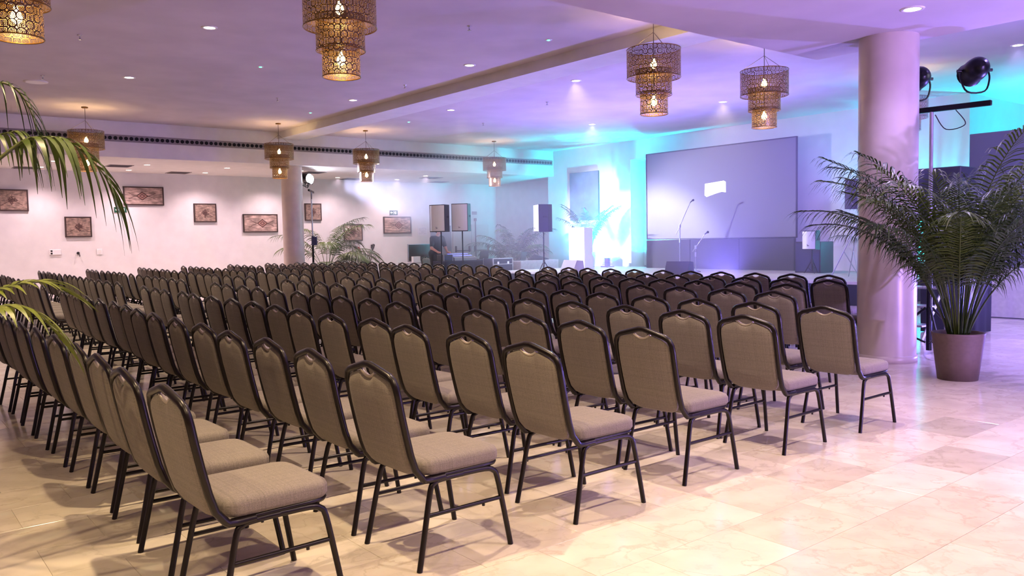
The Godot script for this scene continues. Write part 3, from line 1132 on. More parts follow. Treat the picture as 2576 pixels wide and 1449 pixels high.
func arch(base: Vector3, yaw: float, length: float, e0: float, droop: float) -> Array:
	var out := [base]
	var p := base
	var d := Vector3(cos(yaw), 0, sin(yaw))
	var n := 9
	for i in n:
		var e := e0 - droop * pow((i + 0.5) / n, 1.5)
		p += (d * cos(e) + Vector3.UP * sin(e)) * length / n
		out.append(p)
	return out

func pot(t: Node3D, r_top: float, r_base: float, h: float, m: Material):
	var st := mb()
	shell(st, [Vector2(0.001, 0.0), Vector2(r_base, 0.0), Vector2(lerpf(r_base, r_top, 0.5) * 1.01, h * 0.5), Vector2(r_top, h - 0.02), Vector2(r_top + 0.006, h), Vector2(r_top - 0.015, h), Vector2(r_top - 0.02, h - 0.05)], 32)
	part("pot", st, m, t)
	st = mb()
	lathe(st, [Vector2(r_top - 0.022, h - 0.10), Vector2(r_top - 0.018, h - 0.055), Vector2(0.05, h - 0.045)], 24)
	part("soil", st, mats.soil, t)

func palm(label: String, at: Vector3, group: String, h0: float, fronds: int, length: float, leaf: float, width: float, n: int, droop: float, seed_: int, pm: Material, pr: Array, spread := 0.5) -> Node3D:
	var t := thing("potted_palm", label, "potted palm", at, 0.0, group)
	pot(t, pr[0], pr[1], pr[2], pm)
	var r := RandomNumberGenerator.new()
	r.seed = seed_
	for k in fronds:
		var yaw := TAU * k * 0.381966 + r.randf_range(-0.3, 0.3)
		var e0 := lerpf(1.52, 1.52 - spread, float(k) / fronds) + r.randf_range(-0.08, 0.05)
		var len := length * r.randf_range(0.85, 1.06) * lerpf(1.0, 0.72, float(k) / fronds)
		var dd := droop * r.randf_range(0.8, 1.2)
		var pts := []
		for tries in 8:
			var b := Vector3(cos(yaw) * pr[1] * 0.45, h0, sin(yaw) * pr[1] * 0.45)
			pts = arch(b, yaw, len, e0, dd)
			if clear_of_walls(at, pts, leaf): break
			yaw += 0.8
		frond(t, pts, 0.36, leaf, width, n, 0.55, mats["leaf_%d" % (r.randi() % 2)], r)
	return t

func clear_of_walls(at: Vector3, pts: Array, leaf: float) -> bool:
	for q in pts:
		var p: Vector3 = at + q
		if p.z < -26.75 + leaf * 0.6 or (p.x > 19.8 - leaf * 0.6 and p.z < -8.0): return false
		for c in [Vector3(9.12, 0, -4.6), Vector3(10.14, 0, -22.78)]:
			if Vector2(p.x - c.x, p.z - c.z).length() < 0.34 + leaf * 0.7: return false
	return true

func build_palms():
	# the palm at the corner of the rear row; some of its fronds reach into the view
	var base := Vector3(0.02, 0, -4.15)
	var t := thing("potted_palm", "bright green potted palm at the end of the rear row, fronds arching in", "potted palm", base, 0.0, "potted palms")
	pot(t, 0.22, 0.17, 0.42, mats.pot_taupe)
	var r := RandomNumberGenerator.new()
	r.seed = 8
	var list := [
		[[Vector3(0.02, 0.40, -4.17), Vector3(0.06, 1.0, -4.2), Vector3(0.309, 1.629, -4.2), Vector3(0.533, 1.841, -4.2), Vector3(0.632, 1.924, -4.2), Vector3(0.705, 1.941, -4.2), Vector3(0.792, 1.935, -4.2), Vector3(0.872, 1.875, -4.2), Vector3(0.946, 1.783, -4.2), Vector3(0.982, 1.692, -4.2)], 0.42, 0.30, 0.020, 13, 0.95, 0],
		[[Vector3(0.03, 0.40, -4.1), Vector3(0.10, 0.8, -4.0), Vector3(0.266, 1.198, -3.9), Vector3(0.388, 1.262, -3.9), Vector3(0.469, 1.284, -3.9), Vector3(0.555, 1.305, -3.9), Vector3(0.642, 1.302, -3.9), Vector3(0.721, 1.254, -3.9)], 0.5, 0.22, 0.017, 11, 0.35, 2],
		[[Vector3(0.05, 0.40, -4.05), Vector3(0.10, 0.75, -3.85), Vector3(0.248, 1.108, -3.7), Vector3(0.376, 1.203, -3.7), Vector3(0.443, 1.225, -3.7), Vector3(0.509, 1.222, -3.7), Vector3(0.582, 1.172, -3.7), Vector3(0.641, 1.088, -3.7)], 0.5, 0.22, 0.020, 10, 0.5, 2],
		[[Vector3(0.0, 0.40, -4.2), Vector3(0.04, 1.2, -4.3), Vector3(0.336, 1.961, -4.35), Vector3(0.46, 2.125, -4.35), Vector3(0.553, 2.191, -4.35), Vector3(0.629, 2.169, -4.35), Vector3(0.68, 2.083, -4.35), Vector3(0.703, 1.985, -4.35)], 0.55, 0.26, 0.006, 10, 0.9, 1],
		[[Vector3(0.0, 0.40, -4.2), Vector3(0.05, 1.1, -4.3), Vector3(0.328, 1.807, -4.35), Vector3(0.466, 1.935, -4.35), Vector3(0.557, 1.961, -4.35), Vector3(0.619, 1.976, -4.35), Vector3(0.642, 1.946, -4.35)], 0.55, 0.22, 0.014, 8, 0.9, 0]]
	for a in list:
		var pts := []
		for p in a[0]: pts.append(p - base)
		frond(t, pts, a[1], a[2], a[3], a[4], a[5], mats["leaf_%d" % a[6]], r, true)
	for k in 6:
		var yaw := PI * 0.55 + k * 0.5
		frond(t, arch(Vector3(0, 0.40, 0), yaw, 1.9, 1.45 - 0.09 * k, 1.7), 0.4, 0.3, 0.013, 22, 0.8, mats["leaf_%d" % (k % 2)], r)
	palm("large dense dark palm in a taupe pot beside the round column", Vector3(8.42, 0, -3.53), "potted palms", 0.42, 48, 2.3, 0.44, 0.012, 36, 1.15, 21, mats.pot_taupe, [0.235, 0.18, 0.46], 0.30)
	palm("tall potted palm behind the rows, half hidden by the far round column", Vector3(12.45, 0, -25.4), "potted palms", 0.36, 16, 2.5, 0.55, 0.026, 28, 1.7, 35, mats.pot_taupe, [0.25, 0.2, 0.42], 0.75)
	palm("spreading potted palm standing behind the sound desk table", Vector3(18.5, 0, -22.9), "potted palms", 0.36, 16, 2.3, 0.46, 0.026, 28, 1.25, 52, mats.pot_taupe, [0.25, 0.2, 0.42], 0.7)
	palm("slender palm in a white pot on stage beside the lectern", Vector3(19.0, STAGE, -19.62), "potted palms", 0.42, 10, 2.1, 0.34, 0.024, 24, 1.1, 67, mats.pot_white, [0.24, 0.2, 0.50], 0.12)
	palm("palm on stage partly hidden by the near round column", Vector3(18.9, STAGE, -9.7), "potted palms", 0.42, 10, 1.5, 0.42, 0.016, 20, 1.6, 71, mats.pot_taupe, [0.22, 0.18, 0.46], 0.7)

# ------------------------------------------------------------------ stage
func build_stage():
	var t := thing("stage_platform", "low pale stage platform in front of the big screen", "stage", Vector3(0, 0, 0))
	var k := 0
	for x in [15.5, 16.96, 18.43]:
		for j in 6:
			var z0 := -20.0 + j * 2.0
			var st := mb()
			box(st, Vector3(x + 0.733, STAGE - 0.03, z0 + 1.0), Vector3(1.462, 0.06, 1.996), 0.004)
			part("deck_panel", st, mats.stage_top, t)
			k += 1
	var st := mb()
	box(st, Vector3(15.53, 0.21, -14.0), Vector3(0.02, 0.42, 11.9), 0.004)
	part("front_skirt", st, mats.blue_cloth, t)
	for z in [-19.97, -8.03]:
		st = mb(); box(st, Vector3(17.7, 0.21, z), Vector3(4.3, 0.42, 0.02), 0.004)
		part("side_skirt", st, mats.blue_cloth, t)
	# big screen on its dark base
	t = thing("big_screen", "large grey projection screen above a dark base panel on stage", "screen", Vector3(19.45, STAGE, -14.82))
	st = mb(); box(st, Vector3(0, 2.19, 0), Vector3(0.08, 2.62, 5.18), 0.008)
	part("screen_panel", st, mats.screen_grey, t)
	st = mb()
	for s in [[3.50, 0.0, 0.03, 5.22], [0.88, 0.0, 0.03, 5.22]]:
		box(st, Vector3(-0.03, s[0], s[1]), Vector3(0.06, s[2], s[3]), 0.005)
	for z in [-2.6, 2.6]:
		box(st, Vector3(-0.03, 2.19, z), Vector3(0.06, 2.64, 0.03), 0.005)
	part("frame", st, mats.black_metal, t)
	# a slanted glowing patch put in for the light of a spot beam
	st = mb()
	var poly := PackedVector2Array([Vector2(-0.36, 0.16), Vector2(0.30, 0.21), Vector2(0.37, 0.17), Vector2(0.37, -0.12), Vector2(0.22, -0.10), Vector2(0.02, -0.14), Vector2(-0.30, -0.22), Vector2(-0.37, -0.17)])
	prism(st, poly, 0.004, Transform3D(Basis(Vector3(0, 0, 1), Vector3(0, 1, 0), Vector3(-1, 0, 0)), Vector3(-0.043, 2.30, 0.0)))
	part("beam_patch", st, mats.beam_patch_glow, t)
	for j in 3:
		st = mb(); box(st, Vector3(-0.06, 0.43, -1.72 + 1.72 * j), Vector3(0.1, 0.86, 1.71), 0.006)
		part("base_panel", st, mats.skirt_grey, t)
	# abstract painting
	t = thing("wall_painting", "tall mottled grey-blue abstract painting on the stage wall", "picture", Vector3(19.9, 2.88, -20.69))
	st = mb(); box(st, Vector3(-0.025, 0, 0), Vector3(0.05, 1.66, 1.42), 0.004)
	part("stretcher_frame", st, mats.art_frame, t)
	var im := Image.create(128, 150, false, Image.FORMAT_RGB8)
	var f := FastNoiseLite.new(); f.seed = 4; f.frequency = 0.018; f.fractal_octaves = 4
	for y in 150:
		for x in 128:
			var v := f.get_noise_2d(x, y) * 0.5 + 0.5
			im.set_pixel(x, y, Color(0.22, 0.27, 0.36).lerp(Color(0.42, 0.45, 0.54), v))
	var o := inst("canvas", sheet(1.40, 1.64, print_mat("painting_print", im, 0.35)), t)
	o.position = Vector3(-0.052, 0, 0); o.rotation.y = -PI / 2
	# lectern
	t = thing("lectern", "white lectern with a clear slanted top on stage", "lectern", Vector3(17.8, STAGE, -18.72), 0.0)
	st = mb()
	box(st, Vector3(0, 0.02, 0), Vector3(0.5, 0.04, 0.72), 0.006)
	part("foot_plate", st, mats.lectern_white, t)
	st = mb(); box(st, Vector3(-0.16, 0.66, 0), Vector3(0.04, 1.26, 0.70), 0.008)
	part("front_panel", st, mats.lectern_white, t)
	for z in [-0.33, 0.33]:
		st = mb(); box(st, Vector3(0.02, 0.66, z), Vector3(0.32, 1.24, 0.04), 0.006)
		part("side_panel", st, mats.lectern_white, t)
	st = mb(); box(st, Vector3(0.04, 1.36, 0), Vector3(0.52, 0.025, 0.84), 0.004, Basis(Vector3(0, 0, 1), -0.18))
	part("reading_top", st, mats.acrylic, t)
	# microphone stands
	mic_stand(Vector3(18.5, STAGE, -15.36), "tall chrome microphone stand with raised boom before the screen", 1.25, Vector3(0.05, 0.66, 0.34))
	mic_stand(Vector3(17.6, STAGE, -14.08), "short chrome microphone stand with a low boom before the screen", 0.66, Vector3(0.0, 0.34, 0.30))
	# floor monitor
	for w in [[Vector3(16.1, STAGE, -13.4), "black floor monitor wedge at the stage edge below the microphones", 0.25], [Vector3(16.1, STAGE, -17.3), "pale floor monitor wedge at the stage edge before the lectern", -0.1]]:
		t = thing("stage_monitor", w[1], "loudspeaker", w[0], w[2], "stage monitor wedges")
		st = mb()
		prism(st, PackedVector2Array([Vector2(-0.22, 0), Vector2(0.22, 0), Vector2(0.16, 0.32), Vector2(-0.06, 0.34)]), 0.62, Transform3D(Basis.IDENTITY, Vector3.ZERO))
		part("cabinet", st, mats.black_plastic if w[0].z > -15 else mats.desk_grey, t)
		st = mb(); box(st, Vector3(0.195, 0.16, 0), Vector3(0.012, 0.26, 0.56), 0.003, Basis(Vector3(0, 0, 1), 0.18))
		part("grille", st, mats.grille_grey, t)
	# subwoofer and a small loudspeaker on a pole in front of it
	t = thing("subwoofer", "large black subwoofer cabinet on stage beside the screen", "loudspeaker", Vector3(18.75, STAGE, -11.31))
	st = mb(); box(st, Vector3(0, 0.385, 0), Vector3(0.6, 0.77, 0.70), 0.012)
	part("cabinet", st, mats.black_plastic, t)
	st = mb(); box(st, Vector3(-0.305, 0.385, 0), Vector3(0.012, 0.7, 0.64), 0.004)
	part("grille", st, mats.panel_blue, t)
	speaker("grey loudspeaker on a short pole in front of the black subwoofer", Vector3(18.2, 1.06, -11.03), PI, 0.36, 0.3, 0.46, mats.grille_grey)
	speaker_stand("short pole stand under the grey loudspeaker on stage", Vector3(18.2, STAGE, -11.03), 0.58, 0.19, 0.3)
	# finned LED uplights
	uplight(Vector3(19.2, STAGE, -18.95), "finned LED floodlight on stage beside the white-potted palm", "cyan_glow", CYAN, E_CYAN, Vector3(0.45, 1.0, -0.55))
	uplight(Vector3(20.2, STAGE, -17.95), "LED floodlight in the recess behind the big screen", "cyan_glow", CYAN, E_CYAN * 0.5, Vector3(0.1, 1.0, -0.15), true)
	uplight(Vector3(19.3, STAGE, -9.0), "LED floodlight on stage behind the palm hidden by the column", "cyan_glow", CYAN, E_CYAN * 0.7, Vector3(0.5, 1.0, 0.15))
	uplight(Vector3(21.6, 0.0, -7.5), "LED floodlight on the floor against the side wall by the stage", "cyan_glow", CYAN, E_CYAN * 0.7, Vector3(0.1, 1.0, -0.4))
	uplight(Vector3(15.1, 0.0, -11.2), "added blue LED floodlight on the floor before the stage edge, nearer the near column", "blue_glow", BLUE, E_BLUE, Vector3(-0.45, 1.0, 0.0))  # blue flood added to colour the hall ceiling
	uplight(Vector3(15.1, 0.0, -14.8), "added blue LED floodlight on the floor before the stage edge, below the microphones", "blue_glow", BLUE, E_BLUE, Vector3(-0.45, 1.0, 0.0))  # second blue lamp added for the tint on the ceiling
	uplight(Vector3(13.6, 0.0, -3.0), "added unseen blue LED floodlight on the open floor beside the stage", "blue_glow", BLUE, E_BLUE, Vector3(-1.0, 0.75, -0.1))  # out of view, added to throw blue under the dropped ceiling
	uplight(Vector3(7.6, 0.0, 2.3), "added unseen violet LED floodlight on the open side-aisle floor", "blue_glow", Color(0.72, 0.58, 1.0), E_BLUE * 2.2, Vector3(0.0, 1.0, -0.8))  # unseen flood added to brighten the dropped ceiling in violet
	# tripod with a loudspeaker at the stage's side
	speaker("black loudspeaker high on a tripod at the stage's side, behind the column", Vector3(16.6, 1.95, -9.0), PI, 0.4, 0.36, 0.62, mats.black_plastic)
	speaker_stand("pale metal tripod stand on stage beside the near column", Vector3(16.6, STAGE, -9.0), 1.47, 0.75, 1.15, mats.aluminium)

func mic_stand(at: Vector3, label: String, h: float, boom: Vector3):
	var t := thing("microphone_stand", label, "microphone stand", at, 0.0, "microphone stands on stage")
	var st := mb(); lathe(st, [Vector2(0.13, 0.0), Vector2(0.13, 0.02), Vector2(0.03, 0.04), Vector2(0.014, 0.06)], 20)
	part("base", st, mats.chrome, t)
	st = mb(); tube(st, [Vector3(0, 0.04, 0), Vector3(0, h, 0)], 0.014, 8)
	part("pole", st, mats.chrome, t)
	st = mb(); tube(st, [Vector3(0, h * 0.62, 0), Vector3(0, h * 0.62 + 0.12, 0)], 0.024, 8)
	tube(st, [Vector3(0, h - 0.05, 0.0), Vector3(0, h + 0.05, 0)], 0.028, 8)
	part("clutch", st, mats.aluminium, t)
	st = mb(); tube(st, [Vector3(0, h, 0) - boom * 0.35, Vector3(0, h, 0) + boom], 0.011, 8)
	part("boom", st, mats.chrome, t)
	var e := Vector3(0, h, 0) + boom
	st = mb(); tube(st, [e, e + Vector3(-0.02, 0.05, 0.10)], [0.014, 0.02], 8)
	part("microphone", st, mats.black_metal, t)
	st = mb(); lathe(st, [Vector2(0.004, -0.035), Vector2(0.028, -0.02), Vector2(0.034, 0.0), Vector2(0.028, 0.02), Vector2(0.004, 0.035)], 12)
	part("head", st, mats.black_metal, t).position = e + Vector3(-0.02, 0.055, 0.115)

func uplight(at: Vector3, label: String, gm: String, col: Color, energy: float, towards: Vector3, boxed := false):
	var t := thing("floodlight", label, "floodlight", at, 0.0, "LED floodlights")
	var st := mb(); box(st, Vector3(0, 0.02, 0), Vector3(0.30, 0.04, 0.34), 0.008)
	part("base", st, mats.black_metal, t)
	for k in 6:
		st = mb(); box(st, Vector3(0, 0.075 + k * 0.042, 0), Vector3(0.22 - k * 0.012, 0.02, 0.26 - k * 0.016), 0.004)
		part("fin", st, mats.black_metal, t)
	st = mb(); box(st, Vector3(0, 0.17, 0), Vector3(0.12, 0.26, 0.14), 0.004)
	part("core", st, mats.black_plastic, t)
	st = mb(); box(st, Vector3(0, 0.312, 0), Vector3(0.14, 0.014, 0.16), 0.003)
	part("lens", st, mats[gm], t)
	spot(t, "lamp", Vector3(0, 0.34, 0), towards, col, energy, 72.0, 0.07, 0.8)

func speaker(label: String, at: Vector3, turn: float, w: float, d: float, h: float, front: Material) -> Node3D:
	# at: middle of the cabinet's underside; the grille looks along +x
	var t := thing("loudspeaker", label, "loudspeaker", at, turn, "loudspeakers on stands")
	var st := mb()
	var poly := PackedVector2Array([Vector2(d * 0.5, -w * 0.5), Vector2(d * 0.5, w * 0.5), Vector2(-d * 0.15, w * 0.5), Vector2(-d * 0.5, w * 0.30), Vector2(-d * 0.5, -w * 0.30), Vector2(-d * 0.15, -w * 0.5)])
	var r0 := PackedVector3Array()
	var r1 := PackedVector3Array()
	for p in poly:
		r0.append(Vector3(p.x, 0, p.y)); r1.append(Vector3(p.x, h, p.y))
	loft(st, [r0, r1], true, true, -1)
	part("cabinet", st, mats.black_plastic, t)
	# curved front grille
	st = mb()
	var rings := []
	for y in [0.02, h - 0.02]:
		var r := PackedVector3Array()
		for i in 9:
			var u := -1.0 + 0.25 * i
			r.append(Vector3(d * 0.5 + 0.035 * (1.0 - u * u) + 0.004, y, u * w * 0.47))
		r.append(Vector3(d * 0.5 - 0.01, y, w * 0.47))
		r.append(Vector3(d * 0.5 - 0.01, y, -w * 0.47))
		rings.append(r)
	loft(st, rings, true, true, -1)
	part("grille", st, front, t)
	st = mb(); box(st, Vector3(d * 0.5 + 0.042, 0.10, 0), Vector3(0.008, 0.025, 0.05), 0.002)
	box(st, Vector3(d * 0.5 + 0.042, 0.125, 0.018), Vector3(0.008, 0.03, 0.014), 0.002)
	part("emblem", st, mats.chrome, t)
	for s in [-1.0, 1.0]:
		st = mb(); box(st, Vector3(0.02, h * 0.55, s * (w * 0.5)), Vector3(0.12, 0.05, 0.016), 0.004)
		part("handle", st, mats.dark_hole, t)
	return t

func speaker_stand(label: String, at: Vector3, h: float, spread: float, hub: float, m: Material = null):
	if m == null: m = mats.black_metal
	var t := thing("speaker_stand", label, "speaker stand", at, at.x * 0.7, "loudspeaker stands")
	var st := mb(); tube(st, [Vector3(0, 0.06, 0), Vector3(0, h, 0)], 0.0175, 10)
	part("pole", st, m, t)
	st = mb(); tube(st, [Vector3(0, hub - 0.05, 0), Vector3(0, hub + 0.05, 0)], 0.03, 10)
	tube(st, [Vector3(0.02, hub, 0), Vector3(0.08, hub, 0)], 0.012, 6)
	part("collar", st, mats.black_plastic, t)
	for k in 3:
		var a := TAU * k / 3 + 0.4
		var foot := Vector3(cos(a) * spread, 0.012, sin(a) * spread)
		st = mb(); tube(st, [Vector3(cos(a) * 0.02, hub, sin(a) * 0.02), foot], 0.012, 8)
		part("leg", st, m, t)
		st = mb(); tube(st, [Vector3(cos(a) * 0.02, 0.12 if hub > 0.5 else 0.06, sin(a) * 0.02), Vector3(cos(a) * spread * 0.5, hub * 0.5, sin(a) * spread * 0.5)], 0.008, 6)
		part("brace", st, m, t)

# ------------------------------------------------------------------ sound desk
func build_sound_desk():
	speaker("silver-fronted loudspeaker on a stand, the one farther from the stage", Vector3(12.2, 1.67, -18.15), deg_to_rad(180 + 28), 0.45, 0.40, 0.71, mats.grille_grey)
	speaker_stand("black tripod under the loudspeaker farther from the stage", Vector3(12.2, 0, -18.15), 1.67, 0.40, 0.7)
	speaker("silver-fronted loudspeaker on a stand, the one nearer the stage", Vector3(12.78, 1.68, -18.0), deg_to_rad(180 + 36), 0.45, 0.40, 0.73, mats.grille_grey)
	speaker_stand("black tripod under the loudspeaker nearer the stage", Vector3(12.78, 0, -18.0), 1.68, 0.40, 0.7)
	speaker("dark loudspeaker seen from its side on a stand before the stage", Vector3(14.95, 1.63, -17.2), deg_to_rad(180 - 22), 0.45, 0.42, 0.75, mats.grille_grey)
	speaker_stand("black tripod under the dark loudspeaker before the stage", Vector3(14.95, 0, -17.2), 1.63, 0.5, 0.8)
	# television on a desk
	table("plain grey desk under the television by the picture wall", Vector3(15.5, 0, -24.5), Vector3(1.3, 0.70, 0.6), mats.desk_grey)
	var t := thing("television", "flat black television with a pale frame on the grey desk", "television", Vector3(15.55, 0.70, -24.5))
	var st := mb(); box(st, Vector3(0, 0.33, 0), Vector3(0.98, 0.62, 0.05), 0.006)
	part("housing", st, mats.aluminium, t)
	st = mb(); box(st, Vector3(0, 0.335, 0.026), Vector3(0.92, 0.56, 0.006), 0.001)
	part("screen", st, mats.tv_black, t)
	st = mb(); box(st, Vector3(0, 0.01, 0), Vector3(0.5, 0.02, 0.24), 0.004)
	part("foot", st, mats.aluminium, t)
	t = thing("carton", "small white carton on the desk before the television", "box", Vector3(15.24, 0.70, -24.26))
	st = mb(); box(st, Vector3(0, 0.10, 0), Vector3(0.28, 0.20, 0.14), 0.006)
	part("carton_body", st, mats.socket_white, t)
	st = mb(); box(st, Vector3(0, 0.205, 0), Vector3(0.285, 0.01, 0.145), 0.003)
	part("lid", st, mats.trim_white, t)
	place_chair(Vector3(15.25, 0, -23.2), deg_to_rad(-75), "banquet chair by the television, turned to face the seated rows", "chairs at the sound desk")
	place_chair(Vector3(16.45, 0, -22.75), deg_to_rad(-95), "banquet chair behind the laptop at the sound desk", "chairs at the sound desk")
	# desks and consoles
	draped_table("sound desk table hung with dark blue cloth", Vector3(15.35, 0, -21.55), 1.95, 0.80, 0.7, mats.blue_cloth, 3)
	t = thing("mixing_console", "mixing console with rows of faders on the dark blue table", "mixing console", Vector3(15.25, 0.80, -21.6))
	st = mb()
	prism(st, PackedVector2Array([Vector2(-0.28, 0), Vector2(0.28, 0), Vector2(0.28, 0.09), Vector2(-0.20, 0.21), Vector2(-0.28, 0.21)]), 0.86, Transform3D(Basis(Vector3(0, 0, 1), Vector3(0, 1, 0), Vector3(-1, 0, 0)), Vector3.ZERO))
	part("body", st, mats.desk_grey, t)
	for j in 4:
		st = mb()
		for k in 16:
			box(st, Vector3(-0.38 + k * 0.05, 0.205 - j * 0.028, -0.16 + j * 0.11), Vector3(0.02, 0.022, 0.03), 0.004)
		part("fader_row", st, mats.black_plastic if j % 2 else mats.led_blue_glow, t)
	t = thing("rack_case", "small black equipment rack beside the mixing console", "equipment case", Vector3(14.6, 0.80, -21.55))
	st = mb(); box(st, Vector3(0, 0.10, 0), Vector3(0.34, 0.20, 0.4), 0.01)
	part("case", st, mats.black_plastic, t)
	st = mb(); box(st, Vector3(0, 0.10, 0.202), Vector3(0.30, 0.15, 0.01), 0.003)
	part("front", st, mats.panel_blue, t)
	st = mb()
	for s in [-1.0, 1.0]: box(st, Vector3(s * 0.168, 0.10, 0.2), Vector3(0.018, 0.20, 0.018), 0.003)
	part("corner_rail", st, mats.aluminium, t)
	laptop("open black laptop at the sound desk beside the flight case", Vector3(16.08, 0.80, -21.6), 0.0)
	t = thing("flight_case", "blue-black flight case with bright metal edges beside the white table", "flight case", Vector3(16.2, 0, -20.88))
	st = mb(); box(st, Vector3(0, 0.44, 0), Vector3(0.78, 0.80, 0.5), 0.008)
	part("body", st, mats.panel_blue, t)
	for e in [[-0.39, 0.25], [0.39, 0.25], [-0.39, -0.25], [0.39, -0.25]]:
		st = mb(); box(st, Vector3(e[0], 0.44, e[1]), Vector3(0.03, 0.82, 0.03), 0.004)
		part("edge_rail", st, mats.aluminium, t)
	for y in [0.05, 0.66, 0.84]:
		st = mb(); box(st, Vector3(0, y, 0.252), Vector3(0.80, 0.028, 0.02), 0.004)
		part("edge_rail", st, mats.aluminium, t)
	for x in [-0.2, 0.2]:
		st = mb(); box(st, Vector3(x, 0.70, 0.262), Vector3(0.08, 0.09, 0.02), 0.004)
		part("latch", st, mats.chrome, t)
	draped_table("table under a white cloth between flight case and stage", Vector3(17.65, 0, -20.85), 1.65, 0.74, 0.7, mats.white_cloth, 5)
	laptop("second black laptop standing on the white-clothed table", Vector3(17.15, 0.74, -20.95), 0.35)
	t = thing("black_cloth_heap", "crumpled black cloth heaped on the white-clothed table", "cloth", Vector3(17.95, 0.74, -20.9))
	st = mb()
	var r := RandomNumberGenerator.new(); r.seed = 15
	var rings := []
	for k in 6:
		var rr := PackedVector3Array()
		for i in 18:
			var a := TAU * i / 18
			var q: float = [1.0, 0.98, 0.8, 0.55, 0.3, 0.1][k] * r.randf_range(0.85, 1.1)
			rr.append(Vector3(cos(a) * 0.42 * q - 0.16 * k * 0.2, [0.0, 0.03, 0.06, 0.10, 0.14, 0.17][k] + r.randf_range(0, 0.015), sin(a) * 0.22 * q))
		rings.append(rr)
	loft(st, rings)
	part("folds", st, mats.black_cloth, t)

func table(label: String, at: Vector3, s: Vector3, m: Material):
	var t := thing("table", label, "table", at)
	var st := mb(); box(st, Vector3(0, s.y - 0.015, 0), Vector3(s.x, 0.03, s.z), 0.005)
	part("table_top", st, m, t)
	for x in [-1.0, 1.0]:
		for z in [-1.0, 1.0]:
			st = mb(); box(st, Vector3(x * (s.x * 0.5 - 0.05), (s.y - 0.03) * 0.5, z * (s.z * 0.5 - 0.05)), Vector3(0.04, s.y - 0.03, 0.04), 0.004)
			part("leg", st, mats.aluminium, t)

func draped_table(label: String, at: Vector3, w: float, h: float, d: float, m: Material, seed_: int, turn := 0.0):
	# a table hidden by a cloth that hangs in folds
	var t := thing("draped_table", label, "table", at, turn)
	var st := mb(); box(st, Vector3(0, h - 0.03, 0), Vector3(w - 0.04, 0.03, d - 0.04), 0.004)
	part("table_top", st, mats.desk_grey, t)
	for x in [-1.0, 1.0]:
		for z in [-1.0, 1.0]:
			st = mb(); tube(st, [Vector3(x * (w * 0.5 - 0.08), 0, z * (d * 0.5 - 0.08)), Vector3(x * (w * 0.5 - 0.08), h - 0.04, z * (d * 0.5 - 0.08))], 0.016, 6)
			part("leg", st, mats.aluminium, t)
	var r := RandomNumberGenerator.new(); r.seed = seed_
	var base := round_rect(w * 0.5, d * 0.5, 0.03, 0.0, Vector3.ZERO, 3)
	# more points along the sides, so that the hem can wave
	var fine := PackedVector3Array()
	for i in base.size():
		var a := base[i]
		var b := base[(i + 1) % base.size()]
		var n := maxi(1, int(a.distance_to(b) / 0.05))
		for k in n: fine.append(a.lerp(b, float(k) / n))
	var ph := []
	for i in fine.size(): ph.append(sin(i * 1.15 + seed_) * 0.6 + sin(i * 0.47 + seed_ * 2.0) * 0.6 + r.randf_range(-0.2, 0.2))
	var rings := []
	for lv in [[0.02, 0.0], [0.35, 0.45], [0.7, 0.8], [0.93, 0.15], [0.992, 0.0], [1.0, -0.06]]:
		var rr := PackedVector3Array()
		for i in fine.size():
			var p := fine[i]
			var out := Vector3(p.x / w, 0, p.z / d).normalized()
			var amp: float = 0.022 * (1.0 - lv[0]) * ph[i]
			rr.append(Vector3(p.x, h * lv[0], p.z) + out * amp + (Vector3(p.x, 0, p.z) * -0.012 if lv[1] < 0 else Vector3.ZERO))
		rings.append(rr)
	st = mb(); loft(st, rings, false, true)
	part("cloth", st, m, t)

func laptop(label: String, at: Vector3, turn: float):
	var t := thing("laptop", label, "laptop", at, turn, "laptops at the sound desk")
	var st := mb(); box(st, Vector3(0, 0.011, 0), Vector3(0.36, 0.022, 0.25), 0.004)
	part("base", st, mats.black_plastic, t)
	st = mb(); box(st, Vector3(0, 0.15, 0.15), Vector3(0.36, 0.26, 0.012), 0.004, Basis(Vector3.RIGHT, 0.22))
	part("lid", st, mats.black_plastic, t)
	st = mb(); box(st, Vector3(0, 0.15, 0.143), Vector3(0.33, 0.22, 0.004), 0.001, Basis(Vector3.RIGHT, 0.22))
	part("display", st, mats.tv_black, t)

